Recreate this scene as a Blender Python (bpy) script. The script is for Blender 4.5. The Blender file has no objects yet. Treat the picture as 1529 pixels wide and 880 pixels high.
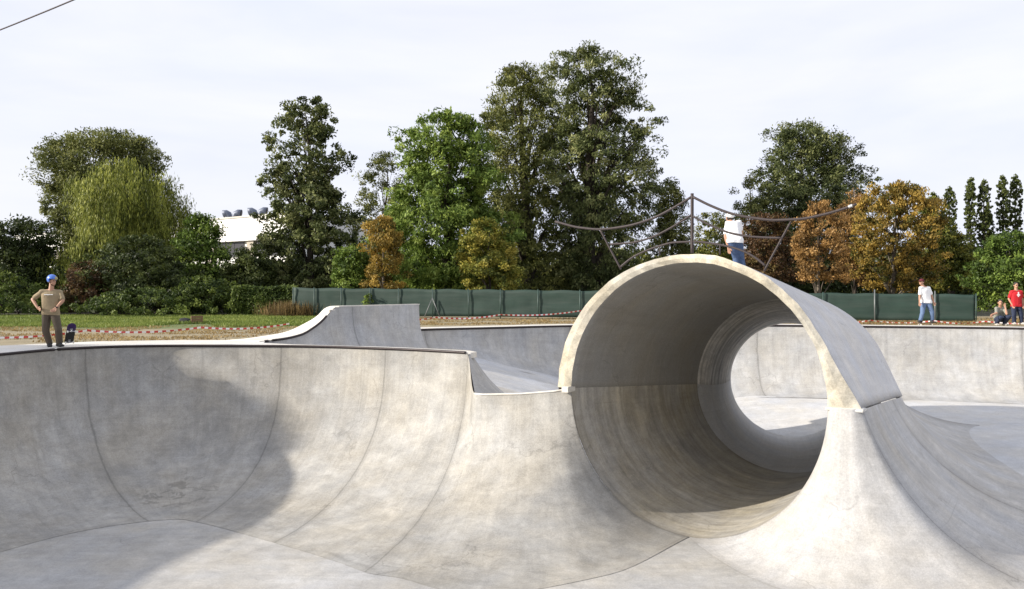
import bpy, bmesh, math, random
import numpy as np
from mathutils import Vector, Matrix, noise

random.seed(7)
rng = np.random.default_rng(11)
C = bpy.context.scene.collection
SC = bpy.context.scene
R_ = math.radians

# ------------------------------------------------------------------ camera geometry
F, CX, HY, EYE = 1300.0, 764.5, 429.0, 1.47
def P(px, py, d):
    return Vector(((px - CX) / F * d, d, EYE - (py - HY) / F * d))

SUN_H = Vector((0.975, 0.22, 0)).normalized()
SUN_EL = R_(22.5)

# ------------------------------------------------------------------ object helpers
def link(o):
    C.objects.link(o); return o
def tag(o, label=None, cat=None, group=None, kind=None):
    if label: o['label'] = label
    if cat: o['category'] = cat
    if group: o['group'] = group
    if kind: o['kind'] = kind
    return o
def thing(name, label, cat, loc=(0, 0, 0), rz=0, group=None):
    o = link(bpy.data.objects.new(name, None))
    o.empty_display_size = 0.2
    o.location = loc; o.rotation_euler = (0, 0, rz)
    return tag(o, label, cat, group)
def child(o, parent):
    o.parent = parent; return o
def from_bm(name, bm, mat, parent=None, smooth=False):
    me = bpy.data.meshes.new(name)
    bmesh.ops.recalc_face_normals(bm, faces=bm.faces)
    bm.to_mesh(me); bm.free()
    return from_me(name, me, mat, parent, smooth)
def from_me(name, me, mat, parent=None, smooth=False):
    for m in (mat if isinstance(mat, (list, tuple)) else [mat]):
        me.materials.append(m)
    if smooth:
        me.polygons.foreach_set('use_smooth', [True] * len(me.polygons))
    o = link(bpy.data.objects.new(name, me))
    if parent: o.parent = parent
    return o
def np_mesh(name, verts, quads):
    me = bpy.data.meshes.new(name)
    nv, nq = len(verts), len(quads)
    k = quads.shape[1]
    me.vertices.add(nv); me.vertices.foreach_set('co', np.asarray(verts, np.float32).ravel())
    me.loops.add(nq * k); me.loops.foreach_set('vertex_index', np.asarray(quads, np.int32).ravel())
    me.polygons.add(nq)
    me.polygons.foreach_set('loop_start', np.arange(0, nq * k, k, dtype=np.int32))
    me.update(calc_edges=True)
    return me
def grid_mesh(name, pts, uv=None, flip=False):
    """pts: (n,m,3) array -> quad grid with uv"""
    n, m, _ = pts.shape
    idx = np.arange(n * m).reshape(n, m)
    q = np.stack([idx[:-1, :-1], idx[1:, :-1], idx[1:, 1:], idx[:-1, 1:]], -1).reshape(-1, 4)
    if flip: q = q[:, ::-1]
    me = np_mesh(name, pts.reshape(-1, 3), q)
    if uv is not None:
        l = me.uv_layers.new(name='UVMap')
        l.data.foreach_set('uv', uv.reshape(-1, 2)[q.ravel()].astype(np.float32).ravel())
    return me
def box(bm, c, s, rot=None):
    m = Matrix.Translation(c) @ (rot.to_4x4() if rot else Matrix.Identity(4)) @ Matrix.Diagonal((s[0], s[1], s[2], 1))
    return bmesh.ops.create_cube(bm, size=1, matrix=m)['verts']
def tube(bm, pts, r, n=8, cap=True):
    pts = [Vector(p) for p in pts]
    rr = r if isinstance(r, (list, tuple)) else [r] * len(pts)
    rings = []
    up = Vector((0, 0, 1))
    for i, p in enumerate(pts):
        t = (pts[min(i + 1, len(pts) - 1)] - pts[max(i - 1, 0)])
        t = t.normalized() if t.length > 1e-6 else up
        a = t.cross(Vector((0.13, 0.92, 0.31)) if abs(t.y) < 0.9 else Vector((1, 0, 0.1))).normalized()
        b = t.cross(a)
        rings.append([bm.verts.new(p + (a * math.cos(k * 2 * math.pi / n) + b * math.sin(k * 2 * math.pi / n)) * rr[i]) for k in range(n)])
    for i in range(len(rings) - 1):
        for k in range(n):
            bm.faces.new((rings[i][k], rings[i][(k + 1) % n], rings[i + 1][(k + 1) % n], rings[i + 1][k]))
    if cap:
        bm.faces.new(rings[0][::-1]); bm.faces.new(rings[-1])
def pchip(xs, ys, x):
    xs = np.asarray(xs, float); ys = np.asarray(ys, float)
    h = np.diff(xs); dl = np.diff(ys) / h
    m = np.zeros_like(ys)
    m[0], m[-1] = dl[0], dl[-1]
    for i in range(1, len(xs) - 1):
        if dl[i - 1] * dl[i] > 0:
            w1, w2 = 2 * h[i] + h[i - 1], h[i] + 2 * h[i - 1]
            m[i] = (w1 + w2) / (w1 / dl[i - 1] + w2 / dl[i])
    i = np.clip(np.searchsorted(xs, x) - 1, 0, len(xs) - 2)
    t = (x - xs[i]) / h[i]
    return ((1 + 2 * t) * (1 - t) ** 2 * ys[i] + t * (1 - t) ** 2 * h[i] * m[i]
            + t * t * (3 - 2 * t) * ys[i + 1] + t * t * (t - 1) * h[i] * m[i + 1])
def sstep(a, b, x):
    t = np.clip((x - a) / (b - a), 0, 1); return t * t * (3 - 2 * t)

# ------------------------------------------------------------------ materials
class NT:
    def __init__(s, name):
        s.m = bpy.data.materials.new(name); s.m.use_nodes = True
        s.t = s.m.node_tree; s.n = s.t.nodes; s.l = s.t.links
        s.p = s.n['Principled BSDF']; s.out = s.n['Material Output']
    def new(s, ty, **kw):
        n = s.n.new(ty)
        for k, v in kw.items(): setattr(n, k, v)
        return n
    def math(s, op, a, b=None, c=None, clamp=False):
        n = s.new('ShaderNodeMath', operation=op); n.use_clamp = clamp
        for i, v in enumerate((a, b, c)):
            if v is None: continue
            if isinstance(v, (int, float)): n.inputs[i].default_value = v
            else: s.l.new(v, n.inputs[i])
        return n.outputs[0]
    def noise(s, vec, scale, detail=4, rough=0.55, dist=0):
        n = s.new('ShaderNodeTexNoise')
        n.inputs['Scale'].default_value = scale; n.inputs['Detail'].default_value = detail
        n.inputs['Roughness'].default_value = rough; n.inputs['Distortion'].default_value = dist
        if vec is not None: s.l.new(vec, n.inputs['Vector'])
        return n.outputs['Fac']
    def map(s, v, a, b, c, d):
        n = s.new('ShaderNodeMapRange')
        s.l.new(v, n.inputs['Value'])
        for k, x in zip(('From Min', 'From Max', 'To Min', 'To Max'), (a, b, c, d)): n.inputs[k].default_value = x
        return n.outputs['Result']
    def mix(s, f, a, b, mode='MIX'):
        n = s.new('ShaderNodeMix', data_type='RGBA', blend_type=mode)
        for inp, v in ((n.inputs[0], f), (n.inputs[6], a), (n.inputs[7], b)):
            if isinstance(v, (int, float)): inp.default_value = v
            elif isinstance(v, (tuple, list)): inp.default_value = (*v, 1) if len(v) == 3 else v
            else: s.l.new(v, inp)
        return n.outputs[2]
    def grey(s, v):
        n = s.new('ShaderNodeCombineColor')
        for i in range(3): s.l.new(v, n.inputs[i])
        return n.outputs[0]
    def vmul(s, vec, k):
        n = s.new('ShaderNodeVectorMath', operation='MULTIPLY'); s.l.new(vec, n.inputs[0]); n.inputs[1].default_value = k
        return n.outputs[0]
    def bump(s, h, strength, dist=0.01):
        n = s.new('ShaderNodeBump'); n.inputs['Strength'].default_value = strength; n.inputs['Distance'].default_value = dist
        s.l.new(h, n.inputs['Height']); s.l.new(n.outputs[0], s.p.inputs['Normal'])

def plain(name, col, rough=0.6, metal=0.0, var=0.12, scale=14):
    t = NT(name); tc = t.new('ShaderNodeTexCoord').outputs['Object']
    f = t.noise(tc, scale, 5)
    c = t.mix(f, tuple(x * (1 - var) for x in col), tuple(min(1, x * (1 + var)) for x in col))
    t.l.new(c, t.p.inputs['Base Color'])
    t.p.inputs['Roughness'].default_value = rough; t.p.inputs['Metallic'].default_value = metal
    return t.m

def concrete(name, col, warm=(1.05, 1.0, 0.91), seam=True, rough=0.8, streak=0.10, blot=0.24, stain=None, toe=True, seamdark=0.68, drip=0.22):
    t = NT(name)
    geo = t.new('ShaderNodeNewGeometry').outputs['Position']
    uvn = t.new('ShaderNodeUVMap'); uvn.uv_map = 'UVMap'; uv = uvn.outputs[0]
    big = t.noise(geo, 0.45, 5, 0.6)
    mid = t.noise(geo, 2.3, 9, 0.68, 0.4)
    fine = t.noise(geo, 34, 6, 0.7)
    spk = t.noise(geo, 170, 2, 0.5)
    v = t.map(big, 0.3, 0.7, 1 - blot * 0.55, 1 + blot * 0.55)
    v = t.math('MULTIPLY', v, t.map(mid, 0.28, 0.72, 1 - blot * 0.7, 1 + blot * 0.7))
    v = t.math('MULTIPLY', v, t.map(fine, 0.25, 0.75, 0.80, 1.18))
    v = t.math('MULTIPLY', v, t.map(spk, 0.25, 0.75, 0.84, 1.16))
    st = t.noise(t.vmul(uv, (34, 1.7, 1)), 1.0, 7, 0.62, 0.35)
    v = t.math('MULTIPLY', v, t.map(st, 0.3, 0.72, 1 + streak * 0.55, 1 - streak))
    # trowel sweeps across
    tr = t.noise(t.vmul(uv, (2.2, 46, 1)), 1.0, 5, 0.6, 0.8)
    v = t.math('MULTIPLY', v, t.map(tr, 0.3, 0.7, 0.95, 1.05))
    tint_ = t.noise(geo, 0.6, 3, 0.5)
    mot = t.noise(geo, 2.0, 12, 0.82, 0.5)
    v = t.math('MULTIPLY', v, t.map(mot, 0.38, 0.62, 1 - blot * 0.42, 1 + blot * 0.30))
    tint = t.noise(geo, 0.8, 4, 0.6)
    base = t.mix(t.map(tint, 0.35, 0.68, 0, 1), tuple(col), tuple(a * b for a, b in zip(col, warm)))
    # dark crazing spots
    spots = t.noise(geo, 6.5, 6, 0.7, 1.2)
    v = t.math('MULTIPLY', v, t.map(spots, 0.60, 0.72, 1.0, 0.84))
    # drips running down from the rim and wheel scuffs across
    sp0 = t.new('ShaderNodeSeparateXYZ'); t.l.new(uv, sp0.inputs[0])
    dn_ = t.noise(t.vmul(uv, (15, 0.55, 1)), 1.0, 5, 0.65, 0.1)
    dr = t.math('MULTIPLY', t.map(dn_, 0.54, 0.72, 0, 1), t.map(sp0.outputs[1], 0.0, 0.75, 1.0, 0.0), clamp=True)
    v = t.math('MULTIPLY', v, t.math('SUBTRACT', 1.0, t.math('MULTIPLY', dr, drip)))
    sc_ = t.noise(t.vmul(uv, (0.9, 60, 1)), 1.0, 3, 0.5, 1.6)
    scm_ = t.math('MULTIPLY', t.map(sc_, 0.64, 0.70, 0, 1), t.map(big, 0.45, 0.62, 0, 1), clamp=True)
    v = t.math('MULTIPLY', v, t.math('SUBTRACT', 1.0, t.math('MULTIPLY', scm_, 0.16)))
    wav = t.new('ShaderNodeTexVoronoi', feature='DISTANCE_TO_EDGE'); wav.inputs['Scale'].default_value = 0.55
    wv = t.new('ShaderNodeVectorMath', operation='ADD'); t.l.new(geo, wv.inputs[0])
    nn = t.new('ShaderNodeTexNoise'); nn.inputs['Scale'].default_value = 1.7; nn.inputs['Detail'].default_value = 6; t.l.new(geo, nn.inputs['Vector'])
    t.l.new(nn.outputs['Color'], wv.inputs[1]); t.l.new(wv.outputs[0], wav.inputs['Vector'])
    ck = t.math('MULTIPLY', t.map(wav.outputs['Distance'], 0.0, 0.012, 1, 0), t.map(tint_, 0.52, 0.6, 0, 1), clamp=True)
    v = t.math('MULTIPLY', v, t.math('SUBTRACT', 1.0, t.math('MULTIPLY', ck, 0.22)))
    if seam:
        sep = t.new('ShaderNodeSeparateXYZ'); t.l.new(uv, sep.inputs[0])
        wob = t.math('MULTIPLY', t.math('SUBTRACT', t.noise(geo, 1.6, 4), 0.5), 0.024)
        u = t.math('ADD', sep.outputs[0], wob)
        fr = t.math('ABSOLUTE', t.math('SUBTRACT', t.math('FRACT', t.math('ADD', u, 0.5)), 0.5))
        wid = t.map(t.noise(geo, 5, 3), 0.3, 0.7, 0.004, 0.014)
        s1 = t.math('SUBTRACT', 1.0, t.math('DIVIDE', fr, wid), clamp=True)
        halo = t.math('MULTIPLY', t.map(fr, 0.0, 0.06, 0.22, 0.0), t.map(mid, 0.35, 0.6, 0.2, 1))
        if toe:
            e = t.math('ABSOLUTE', t.math('SUBTRACT', t.math('ADD', sep.outputs[1], t.math('MULTIPLY', wob, 0.6)), 0.985))
            s2 = t.math('MULTIPLY', t.math('SUBTRACT', 1.0, t.math('DIVIDE', e, 0.006), clamp=True), t.map(t.noise(geo, 0.5, 2), 0.42, 0.62, 0.0, 0.5))
            s1 = t.math('MAXIMUM', s1, s2)
        v = t.math('MULTIPLY', v, t.math('SUBTRACT', 1.0, t.math('MULTIPLY', s1, 1 - seamdark)))
        v = t.math('MULTIPLY', v, t.math('SUBTRACT', 1.0, halo))
    if stain:
        for cc, rad in stain:
            dn = t.new('ShaderNodeVectorMath', operation='DISTANCE'); t.l.new(geo, dn.inputs[0]); dn.inputs[1].default_value = cc
            m = t.map(dn.outputs['Value'], rad * 0.35, rad, 1.0, 0.0)
            sn = t.noise(geo, 2.6, 6, 0.6, 0.8)
            k = t.map(t.math('ADD', sn, t.math('MULTIPLY', m, 0.22)), 0.68, 0.72, 0, 1)
            k = t.math('MULTIPLY', k, m)
            v = t.math('MULTIPLY', v, t.math('SUBTRACT', 1.0, t.math('MULTIPLY', k, 0.35)))
    c = t.mix(1.0, base, t.grey(v), 'MULTIPLY')
    t.l.new(c, t.p.inputs['Base Color'])
    t.l.new(t.map(mid, 0.3, 0.7, rough - 0.12, min(1, rough + 0.12)), t.p.inputs['Roughness'])
    t.p.inputs['Specular IOR Level'].default_value = 0.3
    hb = t.math('ADD', t.math('MULTIPLY', mid, 1.0), t.math('MULTIPLY', fine, 0.25))
    t.bump(hb, 0.35, 0.02)
    return t.m

M = {}
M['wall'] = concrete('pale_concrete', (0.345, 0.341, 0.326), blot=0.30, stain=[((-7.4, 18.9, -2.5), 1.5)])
M['floor'] = concrete('floor_concrete', (0.40, 0.40, 0.395), seam=False, streak=0.05)
M['trough'] = concrete('trough_concrete', (0.375, 0.362, 0.335), warm=(1.05, 0.98, 0.82), streak=0.28, blot=0.3)
M['backwall'] = concrete('back_concrete', (0.40, 0.405, 0.41), streak=0.12)
M['pier'] = concrete('pier_concrete', (0.425, 0.425, 0.425), streak=0.08)
M['backfloor'] = concrete('back_floor_concrete', (0.50, 0.51, 0.525), seam=False, streak=0.03, blot=0.16)
M['deck'] = concrete('deck_concrete', (0.62, 0.61, 0.58), seam=False, streak=0.0, blot=0.12)
M['vault_out'] = concrete('vault_outer_concrete', (0.54, 0.545, 0.56), seam=False, streak=0.08, blot=0.14)
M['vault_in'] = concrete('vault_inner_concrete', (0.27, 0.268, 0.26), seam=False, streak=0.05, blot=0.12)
M['funnel_in'] = concrete('funnel_inner_concrete', (0.54, 0.535, 0.525), seam=False, streak=0.6, blot=0.4)
M['vault_end'] = concrete('vault_edge_concrete', (0.43, 0.41, 0.355), warm=(1.02, 0.95, 0.82), seam=False, streak=0.0, blot=0.55, rough=0.9)
M['footing'] = concrete('footing_concrete', (0.6, 0.59, 0.56), seam=False, streak=0.0, blot=0.15)
M['steel'] = plain('dark_painted_steel', (0.045, 0.034, 0.034), 0.6, 0.0, 0.4, 30)
M['steel'].node_tree.nodes['Principled BSDF'].inputs['Specular IOR Level'].default_value = 0.4
M['coping'] = plain('coping_steel', (0.03, 0.022, 0.022), 0.5, 0.4, 0.6, 20)
M['primer'] = plain('bare_steel_tip', (0.5, 0.5, 0.5), 0.4, 0.2)

# ------------------------------------------------------------------ pipe axis
A2 = np.array([0.5443, 0.8389]); N2 = np.array([0.8389, -0.5443])
C0 = np.array([3.3, 16.25]); L1, L2 = 6.3, 12.0
RING2 = np.array([8.63, 27.0]); NR2 = np.array([0.935, -0.355])
def pipe(t):
    """centre xy, side normal, inner radius, centre z, bottom z"""
    if t <= L1:
        return C0 + A2 * t, N2, 2.5 - 0.04 * t, -0.57 - 0.078 * t, -3.192 + 0.014 * t
    k = (t - L1) / (L2 - L1)
    c1 = C0 + A2 * L1
    # quadratic bend
    mid = c1 + A2 * 1.5
    c = (1 - k) ** 2 * c1 + 2 * k * (1 - k) * mid + k * k * RING2
    n = N2 * (1 - k) + NR2 * k; n = n / np.linalg.norm(n)
    z1 = -0.57 - 0.078 * L1; r1 = 2.5 - 0.04 * L1
    return c, n, r1 - (r1 - 1.8) * (k ** 0.8), z1 * (1 - k) + -1.45 * k, (-3.192 + 0.014 * L1) * (1 - k) + -3.15 * k

def floor_right(x, d):
    z = -3.2 + 0.72 * sstep(14.5, 26, d) * sstep(4, 9.5, x)
    z = z - 0.72 * np.exp(-((x - 8.7) ** 2 + (d - 27.2) ** 2) / (2 * 2.0 ** 2))
    return z
def floor_back(x, d):
    k = sstep(1.0, 8.4, x)
    base = -1.0 - 0.27 * np.clip(x + 1.2, 0, 5.0)
    return base * (1 - k) + floor_right(x, d) * k
BACKPOLY = [(-1.0, 19.8), (-0.8, 19.1), (1.0, 18.1), (1.15, 17.9), (5.6, 24.4), (6.9, 27.6), (8.6, 28.6), (8.6, 37), (-9, 37), (-9, 24)]
def inpoly(x, y, poly):
    c = False; j = len(poly) - 1
    for i in range(len(poly)):
        xi, yi = poly[i]; xj, yj = poly[j]
        if (yi > y) != (yj > y) and x < (xj - xi) * (y - yi) / (yj - yi) + xi: c = not c
        j = i
    return c

# ------------------------------------------------------------------ curved wall sheets
def sheet(keys, nper=14, nv=30):
    """keys: (u, R(3), T(3), p) -> grid points, uv, rim polyline"""
    us = np.array([k[0] for k in keys], float)
    u = np.concatenate([np.linspace(us[i], us[i + 1], max(3, int(nper * min(1, (us[i + 1] - us[i]) * 2))), endpoint=False) for i in range(len(us) - 1)] + [[us[-1]]])
    cols = [pchip(us, [k[1][j] for k in keys], u) for j in range(3)] + [pchip(us, [k[2][j] for k in keys], u) for j in range(3)] + [pchip(us, [k[3] for k in keys], u)]
    Rr = np.stack(cols[:3], -1); T = np.stack(cols[3:6], -1); p = cols[6]
    a0 = pchip(us, [k[4] if len(k) > 4 else 0.0 for k in keys], u)[:, None]
    ph = np.linspace(0, math.pi / 2, nv)
    pp = a0 + (1 - a0 / (math.pi / 2)) * ph[None, :]
    h = 1 - np.clip(np.cos(pp) / np.cos(a0), 0, 1) ** (2 / p[:, None])
    v = np.clip((np.sin(pp) - np.sin(a0)) / (1 - np.sin(a0)), 0, 1) ** (2 / p[:, None])
    h[:, -1] = 1; v[:, 0] = 0
    pts = np.empty((len(u), nv, 3))
    for j in range(2): pts[:, :, j] = Rr[:, None, j] + (T[:, None, j] - Rr[:, None, j]) * h
    pts[:, :, 2] = Rr[:, None, 2] + (T[:, None, 2] - Rr[:, None, 2]) * v
    uv = np.empty((len(u), nv, 2)); uv[:, :, 0] = u[:, None]; uv[:, :, 1] = (ph / (math.pi / 2))[None, :]
    return pts, uv, Rr
FZ = -3.2
k3 = lambda x, d, z=0.0: (x, d, z)
front_keys = [
    (-6.0, k3(2.0, 2.6), k3(2.0, 6.0, FZ + .006), 2.2),
    (-5.0, k3(-3.5, 2.7), k3(-3.0, 6.2, FZ + .006), 2.2),
    (-4.0, k3(-8.0, 4.4), k3(-6.4, 7.4, FZ + .006), 2.2),
    (-3.0, k3(-12.6, 7.6), k3(-9.8, 9.6, FZ + .006), 2.2),
    (-2.0, k3(-13.5, 11.8), k3(-10.6, 12.2, FZ + .006), 2.2),
    (-1.0, k3(-12.4, 15.9), k3(-9.3, 14.7, FZ + .006), 2.2),
    (-0.45, k3(-11.2, 18.9), k3(-8.5, 16.3, FZ + .006), 2.3),
    (-0.2, k3(-10.85, 20.3), k3(-7.9, 16.95, FZ + .006), 2.3),
    (0.0, k3(-10.35, 21.1), k3(-7.25, 17.35, FZ + .006), 2.3),
    (0.2, k3(-9.55, 21.6), k3(-6.95, 17.45, FZ + .006), 2.35),
    (0.5, k3(-8.15, 21.85), k3(-6.7, 17.5, FZ + .006), 2.4),
    (1.0, k3(-5.75, 21.7), k3(-6.28, 17.3, FZ + .006), 2.45),
    (2.0, k3(-3.03, 20.8), k3(-4.34, 15.9, FZ + .006), 2.4),
    (2.96, k3(-1.06, 19.55), k3(-2.5, 14.35, FZ + .006), 2.3),
    (3.0, k3(-1.0, 19.5, -0.03), k3(-2.41, 14.25, FZ + .006), 2.3),
    (3.22, k3(-0.80, 18.65, -0.80), k3(-1.75, 13.95, FZ + .006), 2.2),
    (3.3, k3(-0.62, 18.5, -0.80), k3(-1.5, 13.75, FZ + .006), 2.15),
    (3.45, k3(-0.22, 18.28, -0.775), k3(-1.0, 13.4, FZ + .006), 2.1),
    (3.62, k3(0.2, 18.05, -0.73), k3(-0.3, 13.25, FZ + .006), 2.05),
    (3.85, k3(0.85, 17.74, -0.64), k3(1.6, 14.15, FZ + .006), 2.0),
    (4.0, k3(1.2, 17.61, -0.57), k3(3.3, 16.25, -3.19), 2.0),
]
bowl = thing('skate_bowl', 'deep pale concrete skate bowl in the foreground, its left wall in shade', 'skate bowl', (-3, 14, FZ))
def in_parent(o, root):
    o.parent = root; o.matrix_parent_inverse = Matrix.Translation(-Vector(root.location)); return o
def clampfloor(pts, fn):
    z = fn(pts[:, -1, 0], pts[:, -1, 1])
    return pts
pts, uv, rimF = sheet(front_keys, 26, 44)
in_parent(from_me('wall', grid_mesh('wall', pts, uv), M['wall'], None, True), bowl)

# right pier and outer side of the pipe
def cN(t, off, z=None, fwd=0.0):
    c, n, r, zc, zb = pipe(t)
    q = c + n * off + A2 * fwd
    return np.array([q[0], q[1], zc if z is None else z])
def toeR(t, off, fwd=0.0):
    q = cN(t, off, 0, fwd); return (q[0], q[1], float(floor_right(q[0], q[1])) + 0.006)
pier_keys = [
    (0.0, cN(0, 2.5), (3.3, 16.25, -3.19), 2.0),
    (0.12, cN(0, 2.56, None, -0.10), (3.42, 15.5, FZ + .006), 2.0),
    (0.3, cN(0, 2.66, None, -0.14), (3.75, 14.2, FZ + .006), 2.0),
    (0.5, cN(0, 2.8, None, -0.15), (4.6, 13.0, FZ + .006), 2.05),
    (0.7, cN(0, 2.95, None, -0.12), (6.3, 12.4, FZ + .006), 2.05, 0.12),
    (0.88, cN(0, 3.03, None, -0.05), (8.0, 12.55, FZ + .006), 2.05, 0.3),
    (1.0, cN(0, 3.06), toeR(0.2, 6.2), 2.05, 0.45),
    (1.5, cN(2.0, 2.94), toeR(2.0, 6.6), 2.05, 0.4),
    (2.0, cN(4.5, 2.785), toeR(4.5, 6.5), 2.05, 0.38),
    (2.4, cN(L1, 2.665), toeR(L1, 6.2), 2.0, 0.36),
    (3.0, cN(L2, 2.67), toeR(L2, 5.2), 2.0, 0.36),
]
tunnel = thing('concrete_pipe', 'round concrete pipe with an arched roof opening towards the viewer between the two bowls', 'skate pipe', (3.3, 16.25, FZ))
pts, uv, rimP = sheet(pier_keys, 22, 44)
in_parent(from_me('pier', grid_mesh('pier', pts, uv), M['pier'], None, True), tunnel)
# outer left flank
fl = []
for t in np.linspace(0, L2, 20):
    a = cN(t, -2.8 if t <= L1 else -2.8 + 0.7 * (t - L1) / (L2 - L1)); q = cN(t, -3.7 if t > 0.5 else -2.9 - 1.6 * t, 0)
    fl.append((t / L1 + 0.3, a, (q[0], q[1], float(floor_back(q[0], q[1]))), 2.0))
pts, uv, _ = sheet(fl, 3, 12)
in_parent(from_me('flank', grid_mesh('flank', pts, uv), M['pier'], None, True), tunnel)
# trough: half pipe below the springing line
ts = np.concatenate([np.linspace(0, L1, 30), np.linspace(L1, L2, 18)[1:]])
ps = np.linspace(-math.pi / 2, math.pi / 2, 61)
pts = np.empty((len(ts), 61, 3)); uv = np.empty((len(ts), 61, 2))
for i, t in enumerate(ts):
    c, n, r, zc, zb = pipe(t)
    for j, a in enumerate(ps):
        q = c + n * (r * math.sin(a)); pts[i, j] = (q[0], q[1], zc - (zc - zb) * math.cos(a))
        uv[i, j] = (t / L1, (j / 60) * 1.6)
trough = in_parent(from_me('trough', grid_mesh('trough', pts, uv), [M['trough'], M['backfloor']], None, True), tunnel)
for f in trough.data.polygons: f.material_index = 0 if (np.array(f.center[:2]) - C0) @ A2 < L1 - 0.02 else 1
# vault: shell over the springing line
def thick(t, a):
    c = math.cos(a)
    k = min(1, t / L1); Ro = 2.5 - 0.04 * L1 * k + 0.155; f0 = 0.515 - 0.095 * k
    th = Ro / math.cos(max(0.0, f0 - a)) - (Ro - 0.155) + 0.15 * max(-c, 0) ** 2
    return th + (2.5 - 0.04 * L1 - pipe(t)[2] if t > L1 else 0)
na = 49
ang = np.linspace(0, math.pi, na)
bm = bmesh.new()
inn, out = [], []
uvl = bm.loops.layers.uv.new('UVMap')
for i, t in enumerate(ts):
    c, n, r, zc, zb = pipe(t)
    ri, ro = [], []
    for a in ang:
        j = 0.0
        if i == 0: j = noise.noise((a * 9, 3.1, 0)) * 0.025 + noise.noise((a * 30, 7, 0)) * 0.03
        for lst, rad in ((ri, r + j * 0.6), (ro, r + thick(t, a) + j)):
            q = c + n * (rad * math.cos(a))
            lst.append(bm.verts.new((q[0], q[1], zc + rad * math.sin(a))))
    inn.append(ri); out.append(ro)
def qf(vs, mi, uvs):
    f = bm.faces.new(vs); f.material_index = mi; f.smooth = True
    for l, w in zip(f.loops, uvs): l[uvl].uv = w
    return f
for i in range(len(ts) - 1):
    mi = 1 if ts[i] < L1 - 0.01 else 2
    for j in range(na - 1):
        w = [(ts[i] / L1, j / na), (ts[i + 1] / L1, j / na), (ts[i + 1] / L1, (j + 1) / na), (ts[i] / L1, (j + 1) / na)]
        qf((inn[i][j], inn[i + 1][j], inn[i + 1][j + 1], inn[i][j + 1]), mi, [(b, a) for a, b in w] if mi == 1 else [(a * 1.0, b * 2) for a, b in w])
        qf((out[i][j], out[i][j + 1], out[i + 1][j + 1], out[i + 1][j]), 0, [(w[0][1], w[0][0]), (w[3][1], w[3][0]), (w[2][1], w[2][0]), (w[1][1], w[1][0])])
    for j in (0, na - 1):
        f = bm.faces.new((inn[i][j], out[i][j], out[i + 1][j], inn[i + 1][j])); f.material_index = 0
for i in (0, len(ts) - 1):
    mid = []
    for j in range(na):
        co = (inn[i][j].co + out[i][j].co) / 2
        k = Vector((A2[0], A2[1], 0)) * (-0.03 if i == 0 else 0.03)
        mid.append(bm.verts.new(co + k * (0.8 + 1.8 * noise.noise((j * 0.7, 1, 0)))))
    for j in range(na - 1):
        for pair in ((inn[i], mid), (mid, out[i])):
            f = bm.faces.new((pair[0][j], pair[1][j], pair[1][j + 1], pair[0][j + 1])); f.material_index = 3; f.smooth = False
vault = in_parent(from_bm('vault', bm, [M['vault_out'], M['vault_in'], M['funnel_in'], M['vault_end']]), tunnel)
# footing pads under the arch ends
for off, w in ((2.79, 0.62), (-2.57, 0.16)):
    bm = bmesh.new(); q = cN(0, off)
    rot = Matrix.Rotation(math.atan2(N2[1], N2[0]), 3, 'Z')
    box(bm, Vector((q[0], q[1], -0.595)) + Vector((A2[0], A2[1], 0)) * (0.04 if off > 0 else 0.0), (w, 0.30, 0.05 if off > 0 else 0.12), rot)
    bmesh.ops.bevel(bm, geom=bm.edges[:], offset=0.012, segments=2, affect='EDGES')
    in_parent(from_bm('footing', bm, M['footing']), tunnel)

# ------------------------------------------------------------------ back bowl
def tz(x, d): return (x, d, float(floor_back(x, d)) + 0.006)
kick0 = Vector((-6.7, 23.6)); kdir = Vector((0.49, 0.87)).normalized()
def kz(t): return float(pchip([-1, 0, 0.7, 1.41, 2.26, 2.85, 3.1, 7.3], [0, 0.0, 0.03, 0.116, 0.466, 0.84, 0.88, 0.87], np.array([t]))[0])
def kp(t): q = kick0 + kdir * t; return k3(q.x, q.y, kz(t))
back_keys = [
    (-0.4, k3(-0.80, 18.66, -0.79), k3(-0.70, 18.68, -0.81), 2.0, 0.5),
    (-0.3, k3(-0.89, 19.05, -0.42), k3(0.1, 19.1, -1.0), 2.0, 0.6),
    (-0.2, k3(-0.97, 19.45, -0.02), k3(1.0, 19.9, -1.45), 2.0, 0.6),
    (0.0, k3(-0.95, 20.1), k3(1.4, 21.8, -1.65), 2.0, 0.5),
    (0.35, k3(-3.0, 21.4), tz(-0.6, 23.4), 2.0),
    (0.65, k3(-5.6, 22.35), tz(-3.4, 24.3), 2.0),
    (0.85, k3(-6.55, 22.95), tz(-4.3, 24.8), 2.0),
    (1.0, kp(0.0), tz(-4.6, 25.1), 2.0),
]
for i, t in enumerate((0.7, 1.41, 1.9, 2.26, 2.6, 2.85, 3.1)):
    q = kick0 + kdir * t + Vector((kdir.y, -kdir.x)) * 1.7
    back_keys.append((1.1 + i * 0.12, kp(t), tz(q.x, q.y), 2.3))
q = kick0 + kdir * 6.4 + Vector((kdir.y, -kdir.x)) * 1.7
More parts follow.
